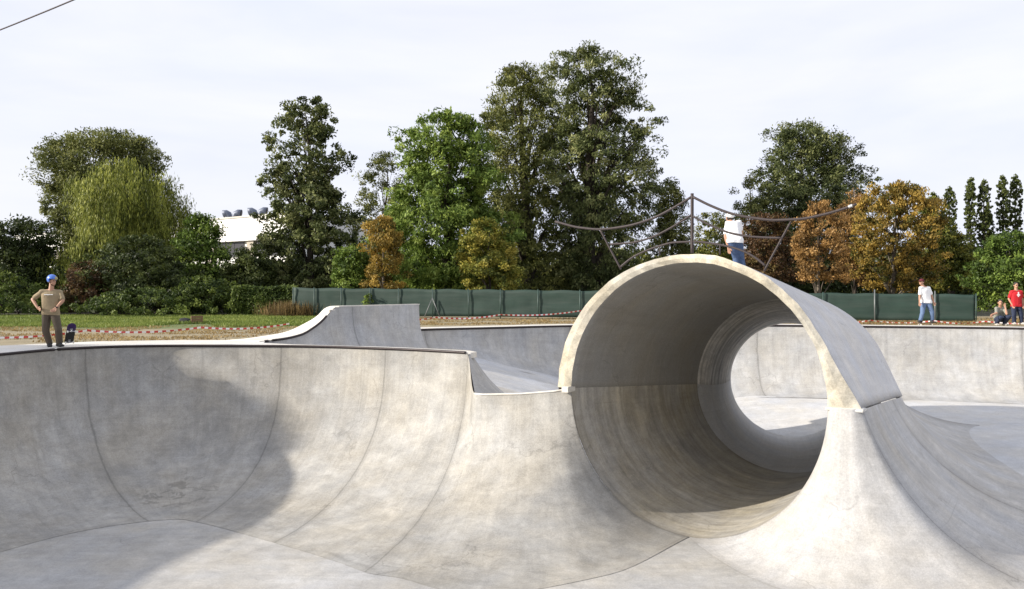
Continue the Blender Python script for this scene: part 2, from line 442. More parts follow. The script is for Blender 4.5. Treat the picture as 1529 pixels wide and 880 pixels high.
back_keys += [
    (2.9, kp(7.15), tz(q.x, q.y), 2.3),
    (2.93, k3(-3.16, 29.9), tz(q.x + 0.05, q.y + 0.05), 2.3),
    (3.5, k3(-0.6, 31.4), tz(0.35, 29.7), 2.4),
    (4.0, k3(2.2, 32.9), tz(2.85, 31.1), 2.4),
    (4.6, k3(6.0, 33.8), tz(6.2, 31.8), 2.5),
    (5.0, k3(9.4, 33.4), tz(9.3, 31.6), 2.6),
    (6.0, k3(13.1, 32.4), tz(12.8, 30.6), 2.6),
    (7.0, k3(18.1, 30.9), tz(17.4, 29.2), 2.6),
    (7.6, k3(20.8, 28.0), tz(18.7, 27.0), 2.4),
    (8.0, k3(21.8, 23.0), tz(19.2, 22.6), 2.3),
    (9.0, k3(20.2, 14.0), tz(17.3, 14.6), 2.2),
    (10.0, k3(15.0, 6.8), tz(13.2, 9.2), 2.2),
    (11.0, k3(8.0, 3.2), tz(7.6, 6.6), 2.2),
    (12.0, k3(2.0, 2.6), tz(2.0, 6.0), 2.2),
]
bowl2 = thing('skate_bowl', 'shallower grey concrete bowl behind the pipe, its far wall below the barrier tape', 'skate bowl', (10, 26, -2.5))
pts, uv, rimB = sheet(back_keys, 22, 36)
in_parent(from_me('wall', grid_mesh('wall', pts, uv), M['backwall'], None, True), bowl2)
# ledge between the spine end and the pipe
L = [(-0.80, 18.65, -0.80), (-0.62, 18.5, -0.80), (0.2, 18.05, -0.73), (0.85, 17.74, -0.64), (1.2, 17.61, -0.57)]
lp = np.empty((5, 10, 3)); luv = np.empty((5, 10, 2))
for i, (x, d, z) in enumerate(L):
    for j in range(10):
        k = j / 9
        bx, bd = (-0.4 + i * 0.55, 20.6 + i * 0.1)
        lp[i, j] = (x + (bx - x) * k, d + (bd - d) * k, z + (min(z - 0.05, float(floor_back(bx, bd)) - 0.02) - z) * (k ** 0.8)); luv[i, j] = (i / 6 + 0.1, k * 0.8)
in_parent(from_me('ledge', grid_mesh('ledge', lp, luv), M['backwall'], None, True), bowl2)
# spill lip
bm = bmesh.new(); tube(bm, [(x, d, z - 0.012) for x, d, z in L], 0.022, 6)
in_parent(from_bm('lip', bm, M['footing'], None, True), bowl2)

# floors as one grid each
def floor_grid(name, keep, fn, x0, x1, d0, d1, st, root, mat):
    xs = np.arange(x0, x1 + 1e-6, st); ds = np.arange(d0, d1 + 1e-6, st)
    X, D = np.meshgrid(xs, ds, indexing='ij')
    Z = fn(X, D)
    idx = np.arange(X.size).reshape(X.shape)
    q = []
    for i in range(len(xs) - 1):
        for j in range(len(ds) - 1):
            if keep(xs[i] + st / 2, ds[j] + st / 2):
                q.append((idx[i, j], idx[i + 1, j], idx[i + 1, j + 1], idx[i, j + 1]))
    q = np.array(q); V = np.stack([X, D, Z], -1).reshape(-1, 3)
    used = np.unique(q); remap = np.zeros(len(V), int); remap[used] = np.arange(len(used))
    me = np_mesh(name, V[used], remap[q])
    l = me.uv_layers.new(name='UVMap')
    l.data.foreach_set('uv', (V[used][remap[q].ravel()][:, :2] * 0.2).astype(np.float32).ravel())
    return in_parent(from_me(name, me, mat, None, True), root)
FRONTPOLY = [(p[0], p[1]) for p in rimF[::6]] + [(1.3, 17.7), (1.15, 17.9), (5.6, 24.4), (6.9, 27.6), (8.6, 28.6), (8.6, 33.0), (13, 32), (18, 30.5), (20.4, 28), (21.4, 23), (20, 14), (15, 7), (8, 3.4)]
def corridor(x, d):
    v = np.array([x, d]) - C0; t = v @ A2; o = v @ N2
    if 0.3 < t < L1 and abs(o) < 2.4: return True
    if t > L1 - 0.2:
        w = RING2 - (C0 + A2 * L1); ww = np.linalg.norm(w); w = w / ww
        v = np.array([x, d]) - (C0 + A2 * L1); t = v @ w; o = v[0] * w[1] - v[1] * w[0]
        return -0.3 < t < ww - 0.2 and abs(o) < 1.7
    return False
isback = lambda x, d: x > 6 and d > 15 + 0.15 * (x - 6)
floor_grid('floor', lambda x, d: inpoly(x, d, FRONTPOLY) and not inpoly(x, d, BACKPOLY) and not corridor(x, d) and not isback(x, d), floor_right, -15, 22.4, 2, 34, 0.2, bowl, M['floor'])
floor_grid('floor', lambda x, d: inpoly(x, d, FRONTPOLY) and not inpoly(x, d, BACKPOLY) and not corridor(x, d) and isback(x, d), floor_right, -13, 22.4, 2, 34, 0.2, bowl2, M['backfloor'])
floor_grid('floor', lambda x, d: inpoly(x, d, BACKPOLY) and not corridor(x, d), lambda x, d: floor_back(x, d) - 0.004, -9, 8.8, 17.8, 36, 0.2, bowl2, M['backfloor'])

# copings
def coping(root, pl, r=0.034):
    bm = bmesh.new(); tube(bm, pl, r, 8); return in_parent(from_bm('coping', bm, M['coping'], None, True), root)
cut = [i for i in range(len(rimF)) if not (rimF[i][1] < 19.52 and rimF[i][0] > -1.2)]
coping(bowl, [tuple(rimF[i] + np.array([0, 0, 0.0])) for i in range(len(rimF)) if i in cut or rimF[i][1] < 5])
sel = [p for p in rimB]
i0 = next(i for i, p in enumerate(sel) if p[1] > 23.55)
i1 = next(i for i, p in enumerate(sel) if p[2] > 0.62)
coping(bowl2, [tuple(p) for p in sel[i0:i1]])
i2 = next(i for i, p in enumerate(sel) if p[1] >= 29.9 and p[2] < 0.01)
coping(bowl2, [tuple(p) for p in sel[i2:]], 0.04)

# ------------------------------------------------------------------ decks and ground
def flat_poly(name, loops, z, mat, skirt=0.0, uvs=0.2):
    bm = bmesh.new(); es = []
    for lp_ in loops:
        vs = [bm.verts.new((p[0], p[1], z)) for p in lp_]
        for i in range(len(vs)): es.append(bm.edges.new((vs[i], vs[(i + 1) % len(vs)])))
    bmesh.ops.triangle_fill(bm, edges=es, use_beauty=True)
    for f in bm.faces:
        f.normal_update()
        if f.normal.z < 0: f.normal_flip()
    if skirt:
        r = bmesh.ops.extrude_edge_only(bm, edges=[e for e in bm.edges if e.is_boundary])
        for v in r['geom']:
            if isinstance(v, bmesh.types.BMVert): v.co.z -= skirt
    me = bpy.data.meshes.new(name); bm.to_mesh(me); bm.free()
    l = me.uv_layers.new(name='UVMap')
    for lo in me.loops:
        co = me.vertices[lo.vertex_index].co; l.data[lo.index].uv = (co.x * uvs, co.y * uvs)
    return from_me(name, me, mat)
rf = [(p[0], p[1]) for p in rimF if p[1] < 5 or p[0] < -1.05 and p[2] > -0.05]
iL = next(i for i, p in enumerate(rf) if p[0] < -10.0)
rb = [(p[0], p[1]) for p in sel]
spine_back = [(-0.93, 19.5), (-0.80, 19.75), (-0.95, 20.1), (-3.0, 21.4), (-5.6, 22.35), (-6.55, 22.95), (-6.7, 23.6)]
perp = Vector((-kdir.y, kdir.x))
outK0 = kick0 + perp * 1.3
deckL = rf + spine_back + [(outK0.x, outK0.y), (-9.4, 24.2), (-11.3, 23.6), (-13.0, 21.8), (-14.2, 18), (-15.6, 12), (-14.6, 6.0), (-9.5, 1.8), (-4, 0.2), (2.0, 0.0)]
tag(flat_poly('deck', [deckL], 0.0, M['deck'], 0.12), kind='structure')
far_rim = [(p[0], p[1]) for p in sel if p[2] < 0.01]
far_rim = far_rim[next(i for i, p in enumerate(far_rim) if p[1] >= 29.9):]
def offset(pl, w):
    o = []
    for i, p in enumerate(pl):
        a = Vector(pl[max(i - 1, 0)]); b = Vector(pl[min(i + 1, len(pl) - 1)]); t = (b - a).normalized()
        o.append((p[0] - t.y * w, p[1] + t.x * w))
    return o
fo = offset(far_rim, 1.7)
deckR = far_rim + fo[::-1]
tag(flat_poly('deck', [deckR], 0.0, M['deck'], 0.12), kind='structure')

# raised extension of the back bowl with its curved white ramp
ext = thing('raised_ramp', 'raised grey concrete extension wall with a white curved ramp sweeping up beside it', 'ramp', (-5.3, 26.1, 0))
tt = np.linspace(-0.2, 7.17, 60)
pts = np.empty((60, 5, 3)); uv = np.empty((60, 5, 2))
for i, t in enumerate(tt):
    q = kick0 + kdir * t
    w = 1.25 - 0.65 * min(1, max(0, (t - 1.2) / 1.6))
    for j in range(5):
        s = j / 4
        zz = kz(t - 0.3 * s) + 0.012
        qq = q + perp * (w * s)
        pts[i, j] = (qq.x, qq.y, zz)
        uv[i, j] = (t * 0.2, s * 0.2)
me = grid_mesh('ramp_top', pts, uv)
bm = bmesh.new(); bm.from_mesh(me); bm.verts.ensure_lookup_table()
r = bmesh.ops.extrude_edge_only(bm, edges=[e for e in bm.edges if e.is_boundary and not all(v.index % 5 == 0 for v in e.verts)])
nv_ = [v for v in r['geom'] if isinstance(v, bmesh.types.BMVert)]
for v in nv_: v.co.z = -0.1
ext_top = in_parent(from_bm('ramp_top', bm, M['deck'], None, True), ext)
# side wall (right end) + thin cap along the wall top
bm = bmesh.new()
tl = np.linspace(2.62, 7.17, 24)
pl = []
for t in tl:
    q = kick0 + kdir * t; pl.append((q.x, q.y, kz(t) + 0.0))
for i in range(len(pl) - 1):
    a, b = Vector(pl[i]), Vector(pl[i + 1]); c = (a + b) / 2
    rot = Matrix.Rotation(math.atan2(kdir.y, kdir.x), 3, 'Z') 
    box(bm, c + Vector((perp.x, perp.y, 0)) * 0.06 + Vector((0, 0, 0.012)), ((b - a).length * 1.0, 0.16, 0.03), rot)
in_parent(from_bm('cap', bm, M['footing']), ext)

gm = NT('ground_earth')
geo = gm.new('ShaderNodeNewGeometry').outputs['Position']
sep = gm.new('ShaderNodeSeparateXYZ'); gm.l.new(geo, sep.inputs[0])
n1 = gm.noise(geo, 0.35, 5); n2 = gm.noise(geo, 2.2, 6, 0.65); n3 = gm.noise(geo, 14, 6, 0.7)
dirt = gm.mix(gm.map(n2, 0.35, 0.65, 0, 1), (0.30, 0.25, 0.155), (0.20, 0.165, 0.095))
dirt = gm.mix(gm.map(n3, 0.45, 0.7, 0, 0.7), dirt, (0.36, 0.31, 0.2))
gr = gm.mix(gm.map(n3, 0.35, 0.65, 0, 1), (0.08, 0.115, 0.028), (0.15, 0.18, 0.055))
edge = gm.math('ADD', sep.outputs[1], gm.math('MULTIPLY', gm.math('SUBTRACT', n1, 0.5), 7))
fx = gm.math('ADD', sep.outputs[0], gm.math('MULTIPLY', gm.math('SUBTRACT', n1, 0.5), 6))
gk = gm.math('MULTIPLY', gm.map(edge, 30.5, 33, 0, 1), gm.map(fx, -8.5, -6, 1, 0))
gk = gm.math('MAXIMUM', gk, gm.math('MULTIPLY', gm.map(n1, 0.62, 0.68, 0, 0.7), gm.map(n2, 0.4, 0.6, 0, 1)))
c = gm.mix(gk, dirt, gr)
soil = gm.map(gm.math('ADD', sep.outputs[1], gm.math('MULTIPLY', n2, 1.5)), 45.5, 47, 0, 1)
c = gm.mix(soil, c, (0.05, 0.05, 0.025))
gm.l.new(c, gm.p.inputs['Base Color']); gm.p.inputs['Roughness'].default_value = 0.95
gm.bump(gm.math('ADD', n2, gm.math('MULTIPLY', n3, 0.4)), 0.8, 0.06)
hole = [(-13.9, 18), (-15.2, 12), (-14.2, 6.3), (-9.4, 2.1), (-4, 0.4), (2.0, 0.3)]
inner = hole + offset(far_rim, 0.9)[::-1]
k7 = kick0 + kdir * 7.1 + perp * 0.3
inner += [(k7.x, k7.y), ((kick0 + perp * 0.8).x, (kick0 + perp * 0.8).y), (-9.2, 23.6), (-11.2, 23.1), (-12.8, 21.5)]
outer = [(-1600, -300), (1600, -300), (1600, 2500), (-1600, 2500)]
tag(flat_poly('ground', [inner, outer], -0.06, gm.m), kind='structure')

# ------------------------------------------------------------------ vegetation
def leaf_mat(name, dark, mid, light, trans=0.28):
    t = NT(name)
    at = t.new('ShaderNodeAttribute', attribute_name='tone').outputs['Fac']
    r = t.new('ShaderNodeValToRGB'); t.l.new(at, r.inputs[0])
    g_ = lambda c, m: tuple(min(0.55, x * k * m) for x, k in zip(c, (1.24, 1.2, 1.05)))
    dark, mid, light = g_(dark, 1.0), g_(mid, 1.22), g_(light, 1.22)
    e = r.color_ramp.elements
    e[0].position = 0.0; e[0].color = (*dark, 1); e[1].position = 1.0; e[1].color = (*light, 1)
    m = e.new(0.5); m.color = (*mid, 1)
    t.l.new(r.outputs[0], t.p.inputs['Base Color']); t.p.inputs['Roughness'].default_value = 0.55
    t.p.inputs['Specular IOR Level'].default_value = 0.25
    tr = t.new('ShaderNodeBsdfTranslucent'); t.l.new(r.outputs[0], tr.inputs[0])
    mx = t.new('ShaderNodeMixShader'); mx.inputs[0].default_value = trans
    t.l.new(t.p.outputs[0], mx.inputs[1]); t.l.new(tr.outputs[0], mx.inputs[2]); t.l.new(mx.outputs[0], t.out.inputs[0])
    return t.m
LM = {
 'olive': leaf_mat('olive_leaves', (0.034, 0.044, 0.012), (0.085, 0.10, 0.03), (0.19, 0.20, 0.07)),
 'green': leaf_mat('green_leaves', (0.034, 0.060, 0.012), (0.085, 0.135, 0.026), (0.19, 0.25, 0.06)),
 'dark': leaf_mat('dark_leaves', (0.014, 0.022, 0.008), (0.032, 0.046, 0.013), (0.08, 0.10, 0.03)),
 'poplar': leaf_mat('grey_green_leaves', (0.026, 0.038, 0.014), (0.075, 0.095, 0.034), (0.20, 0.215, 0.10)),
 'willow': leaf_mat('willow_leaves', (0.036, 0.050, 0.010), (0.115, 0.138, 0.026), (0.27, 0.29, 0.065)),
 'gold': leaf_mat('golden_leaves', (0.050, 0.058, 0.014), (0.175, 0.122, 0.030), (0.32, 0.225, 0.055)),
 'yellowgreen': leaf_mat('yellow_green_leaves', (0.045, 0.062, 0.014), (0.125, 0.135, 0.026), (0.26, 0.225, 0.05)),
 'rust': leaf_mat('rust_leaves', (0.07, 0.042, 0.016), (0.19, 0.115, 0.045), (0.34, 0.21, 0.085)),
 'redbrown': leaf_mat('red_brown_leaves', (0.030, 0.022, 0.012), (0.075, 0.04, 0.020), (0.11, 0.085, 0.035)),
 'hedge': leaf_mat('hedge_leaves', (0.016, 0.030, 0.008), (0.045, 0.070, 0.014), (0.12, 0.155, 0.035)),
 'dry': leaf_mat('dry_stalks', (0.10, 0.07, 0.035), (0.18, 0.13, 0.06), (0.27, 0.21, 0.11)),
 'grass': leaf_mat('grass_blades', (0.055, 0.085, 0.018), (0.11, 0.15, 0.034), (0.20, 0.225, 0.065)),
}
M['bark'] = plain('tree_bark', (0.045, 0.036, 0.028), 0.95, 0, 0.4, 6)
M['barkpale'] = plain('pale_bark', (0.13, 0.11, 0.085), 0.95, 0, 0.35, 6)

def leaves_mesh(name, cen, axis, L, W, tone, mat, parent=None, nrm=None):
    n = len(cen)
    axis = axis / np.linalg.norm(axis, axis=1, keepdims=True)
    ref = rng.normal(size=(n, 3)) if nrm is None else nrm + rng.normal(size=(n, 3)) * 0.55
    b = np.cross(axis, ref); b /= np.linalg.norm(b, axis=1, keepdims=True) + 1e-9
    V = np.empty((n, 4, 3))
    V[:, 0] = cen - axis * L[:, None] / 2; V[:, 2] = cen + axis * L[:, None] / 2
    V[:, 1] = cen + b * W[:, None] / 2 - axis * L[:, None] * 0.08; V[:, 3] = cen - b * W[:, None] / 2 - axis * L[:, None] * 0.08
    me = np_mesh(name, V.reshape(-1, 3), np.arange(n * 4).reshape(n, 4))
    a = me.attributes.new('tone', 'FLOAT', 'POINT'); a.data.foreach_set('value', np.repeat(tone, 4).astype(np.float32))
    return from_me(name, me, mat, parent)

GZ = -0.06
def tree(name, label, cat, d, outline, mat, n=12000, leaf=0.2, aspect=0.5, clump=0.5, per=70, depth=0.8, style='normal',
         base=None, trunk=0.22, gap=0.0, group=None, bark='bark', limbs=16, lobes=0.22, tone_shift=0.0, fill=0.34):
    n = int(n * 1.9); leaf *= 0.86; gap = min(0.6, gap * 1.1 + 0.06)
    """outline: list of (y, xl, xr) in photo pixels at distance d"""
    ys = np.array([o[0] for o in outline], float); o_ = np.argsort(ys); ys = ys[o_]
    xl = np.array([outline[i][1] for i in o_], float); xr = np.array([outline[i][2] for i in o_], float)
    zt = EYE - (ys - HY) / F * d
    Xl = (xl - CX) / F * d; Xr = (xr - CX) / F * d
    zi, cx_, hw_ = zt[::-1], ((Xl + Xr) / 2)[::-1], ((Xr - Xl) / 2)[::-1]
    ztop, zbot = zt[0], zt[-1]
    bx = ((base if base else (xl[-1] + xr[-1]) / 2) - CX) / F * d
    root = thing(name, label, cat, (bx, d, GZ), 0, group)
    nc = max(8, n // per)
    mxw = hw_.max()
    # clump centres
    zz = np.linspace(zbot, ztop, 200); w = np.interp(zz, zi, hw_) + 0.3; w = w / w.sum()
    cand = nc * 3
    z = rng.choice(zz, cand, p=w) + rng.normal(size=cand) * 0.05
    th = rng.uniform(0, 2 * math.pi, cand)
    rho = rng.uniform(0, 1, cand) ** fill
    hw = np.interp(z, zi, hw_); cx = np.interp(z, zi, cx_)
    off = random.uniform(0, 100)
    lob = np.array([noise.noise((math.cos(a) * 1.6 + off, math.sin(a) * 1.6, zz_ * 0.55)) for a, zz_ in zip(th, z)])
    rho = rho * (1 + lobes * (lob * 2.0 - 0.02)) * (1 + np.clip(rng.normal(0, 0.085, cand), -0.3, 0.2))
    pc = np.stack([cx + rho * hw * np.cos(th), d + rho * np.minimum(hw * depth + 0.2, 5.5) * np.sin(th), z], -1)
    if gap > 0:
        g = np.array([noise.noise(Vector(p) * (1.1 / max(0.6, clump * 1.6)) + Vector((off, 0, 0))) for p in pc])
        pc = pc[g > np.quantile(g, gap)]
    pc = pc[:nc]
    nc = len(pc)
    ct = rng.normal(0.5, 0.25, nc)
    k = per
    cen = np.repeat(pc, k, 0); tone = np.repeat(ct, k) + rng.normal(0, 0.16, nc * k) + tone_shift
    N = nc * k
    outw = cen - np.stack([np.interp(cen[:, 2], zi, cx_), np.full(N, d), np.full(N, (ztop + zbot) / 2) ], -1)
    outw /= np.linalg.norm(outw, axis=1, keepdims=True) + 1e-6
    if style == 'weep':
        ln = np.repeat(rng.uniform(0.8, 3.0, nc), k); s = rng.uniform(0, 1, N)
        sway = np.repeat(rng.normal(size=(nc, 3)) * 0.12, k, 0)
        strand = np.repeat(np.arange(nc), k) * 7 + rng.integers(0, 7, N)
        so = rng.normal(size=(nc * 7, 3)) * np.array([0.20, 0.20, 0.2]); 
        cen = cen + so[strand] + sway * s[:, None] + outw * (0.35 * np.sqrt(s))[:, None] + rng.normal(size=(N, 3)) * 0.035
        cen[:, 2] -= s * ln
        axis = np.stack([rng.normal(0, 0.22, N), rng.normal(0, 0.22, N), np.full(N, -1.0)], -1)
    else:
        g = rng.normal(size=(N, 3)); 
        sq = np.array([1, 1, 0.72]) * clump
        g = g / np.linalg.norm(g, axis=1, keepdims=True) * (rng.uniform(0, 1, N) ** 0.42)[:, None]
        cen = cen + g * sq * 1.15 * np.repeat(rng.uniform(0.45, 1.3, nc), k)[:, None]
        axis = rng.normal(size=(N, 3)) * 0.8 + outw * 0.6 + np.array([0, 0, -0.45 if style == 'droop' else -0.1 if style == 'normal' else 0.9])
    keep = cen[:, 2] > 0.05
    cen, axis, tone, outw = cen[keep], axis[keep], tone[keep], outw[keep]
    N = len(cen)
    Ls = leaf * rng.uniform(0.65, 1.35, N)
    leaves_mesh('crown', cen, axis, Ls, Ls * aspect * rng.uniform(0.8, 1.2, N), np.clip(tone, 0, 1), LM[mat], None, outw * 0.9 + np.array([0, 0, 0.5])).parent = root
    cr = root.children[0]; cr.matrix_parent_inverse = Matrix.Translation(-root.location)
    # trunk and limbs
    bm = bmesh.new()
    hgt = ztop - GZ
    top = Vector((float(np.interp(ztop - hgt * 0.08, zi, cx_)), d, ztop - hgt * 0.08))
    b0 = Vector((bx, d, GZ - 0.1))
    tp = [b0.lerp(top, s) + Vector((noise.noise((s * 3, off, 0)), noise.noise((s * 3, 0, off)), 0)) * trunk * 1.6 * s for s in np.linspace(0, 1, 9)]
    tube(bm, tp, [trunk * (1.25 if i == 0 else 1) * (1 - 0.88 * i / 8) for i in range(9)], 8)
    if limbs and nc:
        for i in rng.choice(nc, min(int(limbs * 0.7), nc), replace=False):
            e = Vector(pc[i]); s = max(0.12, min(0.8, (e.z - GZ) / hgt - 0.25))
            a = tp[0].lerp(tp[-1], s); m = a.lerp(e, 0.5) + Vector((0, 0, 0.12 * (e - a).length))
            r0 = max(0.014, trunk * (1 - 0.85 * s) * 0.33)
            tube(bm, [a, a.lerp(m, 0.6), m, e.lerp(m, 0.4), e], [r0, r0 * .85, r0 * .65, r0 * .45, r0 * .2], 5)
    in_parent(from_bm('trunk', bm, M[bark], None, True), root)
    return root

T = 'tree'
tree('round_tree', 'broad round olive-green tree at far left rising behind the weeping willow', T, 64,
     [(201, 118, 190), (206, 98, 222), (218, 74, 232), (245, 58, 238), (290, 62, 246), (330, 76, 252), (365, 95, 250), (400, 115, 235)], 'olive', 50000, 0.25, 0.42, 0.6, gap=0.0, base=165, trunk=0.45, lobes=0.08)
tree('weeping_willow', 'yellow-green weeping willow with hanging strands in front of the round tree', T, 56,
     [(243, 172, 198), (250, 158, 226), (264, 140, 240), (290, 124, 252), (330, 112, 256), (370, 104, 258), (400, 100, 258)], 'willow', 36000, 0.28, 0.2, 0.5, per=60, style='weep', base=190, trunk=0.4, gap=0.5, lobes=0.45)
tree('slender_willow', 'thin dark willow with sparse drooping twigs on the right edge of the weeping willow', T, 58,
     [(286, 258, 280), (310, 254, 284), (350, 250, 284), (400, 248, 282)], 'olive', 3600, 0.22, 0.22, 0.4, per=40, style='weep', trunk=0.14, gap=0.2)
tree('leafy_tree', 'low dark leafy tree at the left edge behind the man in the blue helmet', T, 53,
     [(330, -40, 50), (345, -60, 62), (380, -70, 72), (420, -70, 80), (455, -70, 84)], 'dark', 17000, 0.23, 0.55, 0.5, trunk=0.25, tone_shift=-0.15)
tree('leafy_tree', 'mid green leafy tree partly hiding the left end of the white factory', T, 54,
     [(322, 290, 306), (335, 276, 322), (360, 262, 336), (400, 255, 346), (440, 250, 352)], 'green', 8000, 0.22, 0.55, 0.45, trunk=0.16, tone_shift=-0.1)
tree('tall_poplar', 'tall grey-green poplar with an open crown right of the white factory', T, 57,
     [(150, 452, 476), (163, 436, 490), (185, 414, 500), (215, 406, 508), (260, 402, 516), (300, 400, 522), (340, 398, 528), (375, 390, 532), (410, 385, 535), (432, 400, 530)], 'poplar', 22000, 0.24, 0.6, 0.42, gap=0.34, base=463, trunk=0.3, limbs=40, lobes=0.35)
tree('leafy_tree', 'sparse olive tree with bare top twigs between the tall poplar and the big lush tree', T, 68,
     [(232, 568, 592), (250, 550, 605), (290, 535, 612), (340, 528, 612), (400, 525, 610), (430, 525, 610)], 'olive', 9000, 0.22, 0.45, 0.5, gap=0.3, trunk=0.2, limbs=30)
tree('autumn_tree', 'narrow orange autumn tree left of the big lush green tree, above the green fence', T, 48,
     [(326, 566, 582), (345, 548, 594), (375, 543, 600), (405, 541, 602), (430, 545, 600)], 'gold', 6000, 0.17, 0.5, 0.3, gap=0.2, trunk=0.1, bark='barkpale', lobes=0.35, style='up')
tree('lush_tree', 'big lush bright green tree with drooping leaf sprays in the middle', T, 52,
     [(174, 645, 705), (188, 622, 722), (215, 605, 735), (250, 596, 742), (300, 584, 750), (350, 586, 752), (400, 594, 750), (436, 596, 745)], 'green', 32000, 0.30, 0.36, 0.5, style='droop', gap=0.18, base=665, trunk=0.3, lobes=0.35, tone_shift=0.08)
tree('autumn_bush', 'round yellow-green bush turning gold above the fence in front of the tallest tree', 'bush', 48,
     [(330, 712, 742), (345, 698, 764), (375, 690, 776), (405, 686, 778), (433, 690, 775)], 'yellowgreen', 8000, 0.17, 0.55, 0.3, gap=0.15, trunk=0.1, lobes=0.3)
tree('tall_tree', 'tall olive tree with a rounded top adjoining the left of the tallest tree', T, 58,
     [(102, 752, 792), (118, 732, 815), (150, 724, 845), (200, 712, 860), (260, 705, 868), (330, 705, 872), (400, 715, 880), (435, 725, 880)], 'olive', 36000, 0.26, 0.36, 0.5, gap=0.2, base=790, trunk=0.5, limbs=40, lobes=0.3)
tree('tall_tree', 'tallest tree, pointed crown and drooping grey-green leaves, left of the pipe railing', T, 55,
     [(66, 868, 886), (80, 842, 912), (100, 826, 934), (130, 818, 954), (170, 814, 966), (220, 816, 974), (270, 820, 978), (310, 826, 976), (350, 838, 962), (400, 850, 950), (436, 850, 940)], 'poplar', 36000, 0.26, 0.36, 0.48, style='droop', gap=0.26, base=880, trunk=0.5, limbs=60, lobes=0.3, tone_shift=-0.02)
tree('leafy_tree', 'dark olive tree low behind the left half of the pipe railing', T, 60,
     [(278, 992, 1010), (292, 982, 1022), (320, 978, 1026), (360, 975, 1030), (410, 970, 1040)], 'olive', 9000, 0.22, 0.4, 0.45, trunk=0.2, gap=0.15)
tree('broad_tree', 'broad dense dark green tree right of the man standing on the pipe', T, 64,
     [(186, 1178, 1206), (196, 1158, 1232), (212, 1148, 1258), (240, 1142, 1276), (270, 1132, 1288), (300, 1124, 1290), (340, 1130, 1286), (390, 1150, 1270)], 'poplar', 34000, 0.25, 0.42, 0.55, gap=0.10, base=1205, trunk=0.4, tone_shift=-0.08, lobes=0.28)
tree('thin_tree', 'sparse twiggy olive tree directly behind the man on the pipe', T, 60,
     [(268, 1112, 1134), (285, 1098, 1146), (310, 1086, 1152), (345, 1080, 1160), (390, 1080, 1170)], 'olive', 5000, 0.2, 0.42, 0.35, gap=0.35, trunk=0.14, limbs=40)
tree('red_bush', 'dull red-brown bush behind the right half of the pipe railing', 'bush', 53,
     [(322, 1120, 1165), (345, 1105, 1182), (380, 1095, 1190), (420, 1095, 1195)], 'redbrown', 9000, 0.18, 0.5, 0.35, trunk=0.1, gap=0.1)
tree('yellow_tree', 'small yellowish tree low behind the left of the man on the pipe', T, 66,
     [(318, 1045, 1075), (335, 1040, 1095), (370, 1035, 1105), (410, 1035, 1110)], 'yellowgreen', 6000, 0.2, 0.5, 0.4, trunk=0.12, tone_shift=-0.2)
tree('autumn_tree', 'small orange-brown autumn tree with a pale trunk under the right end of the railing', T, 46,
     [(305, 1208, 1230), (325, 1196, 1250), (350, 1184, 1262), (385, 1182, 1268), (415, 1190, 1264)], 'rust', 7000, 0.17, 0.45, 0.28, gap=0.5, base=1222, trunk=0.11, bark='barkpale', limbs=40, lobes=0.3, style='up')
tree('autumn_tree', 'large orange and gold autumn tree at right, left of the poplar row', T, 49,
     [(278, 1305, 1345), (288, 1294, 1380), (305, 1286, 1396), (335, 1284, 1402), (370, 1284, 1402), (405, 1288, 1400), (432, 1296, 1395)], 'gold', 17000, 0.18, 0.5, 0.32, gap=0.45, base=1330, trunk=0.16, bark='barkpale', limbs=40, lobes=0.3, style='up', tone_shift=-0.10)
tree('autumn_tree', 'thin reddish autumn tree wedged between the broad dark tree and the large golden tree', T, 52,
     [(290, 1268, 1292), (310, 1258, 1296), (350, 1252, 1298), (400, 1250, 1300), (425, 1252, 1300)], 'rust', 5000, 0.17, 0.45, 0.34, gap=0.25, trunk=0.1, style='up', tone_shift=-0.1)
tree('yellow_tree', 'green and yellow tree between the large golden tree and the poplar row', T, 55,
     [(300, 1388, 1400), (315, 1380, 1410), (340, 1378, 1424), (372, 1380, 1452), (430, 1390, 1464)], 'yellowgreen', 11000, 0.2, 0.5, 0.4, trunk=0.15, tone_shift=-0.22, lobes=0.3)
tree('green_bush', 'dense green bush at the right edge behind the crouching man', 'bush', 41,
     [(352, 1480, 1525), (372, 1466, 1560), (400, 1458, 1580), (430, 1458, 1590), (458, 1462, 1590)], 'green', 12000, 0.16, 0.55, 0.33, trunk=0.1, tone_shift=-0.3)
tree('green_bush', 'small round green bush left of the narrow orange tree, above the fence', 'bush', 49,
     [(370, 508, 530), (380, 500, 544), (405, 496, 550), (432, 498, 548)], 'green', 4500, 0.17, 0.55, 0.3, trunk=0.07)
tree('dark_bush', 'dark leafy bush in front of the white factory windows', 'bush', 53,
     [(372, 362, 384), (385, 348, 400), (410, 340, 410), (440, 336, 412)], 'dark', 6500, 0.19, 0.55, 0.36, trunk=0.1, gap=0.15, tone_shift=0.15)
tree('dark_bush', 'dark tangled bush with ivy beneath the weeping willow', 'bush', 50,
     [(356, 185, 235), (376, 140, 262), (405, 110, 290), (440, 95, 330), (462, 95, 335)], 'dark', 15000, 0.19, 0.55, 0.4, trunk=0.1, tone_shift=0.0)
tree('red_bush', 'dark reddish creeper bush right behind the man in the blue helmet', 'bush', 49,
     [(392, 112, 150), (405, 100, 170), (440, 92, 180), (464, 95, 180)], 'redbrown', 5000, 0.16, 0.55, 0.3, trunk=0.06, tone_shift=-0.1)
tree('ivy_shrub', 'low ivy-green shrub at the left edge behind the man in the blue helmet', 'bush', 47.5,
     [(412, -30, 30), (428, -45, 60), (450, -50, 95), (466, -50, 110)], 'hedge', 7000, 0.15, 0.6, 0.3, trunk=0.05)
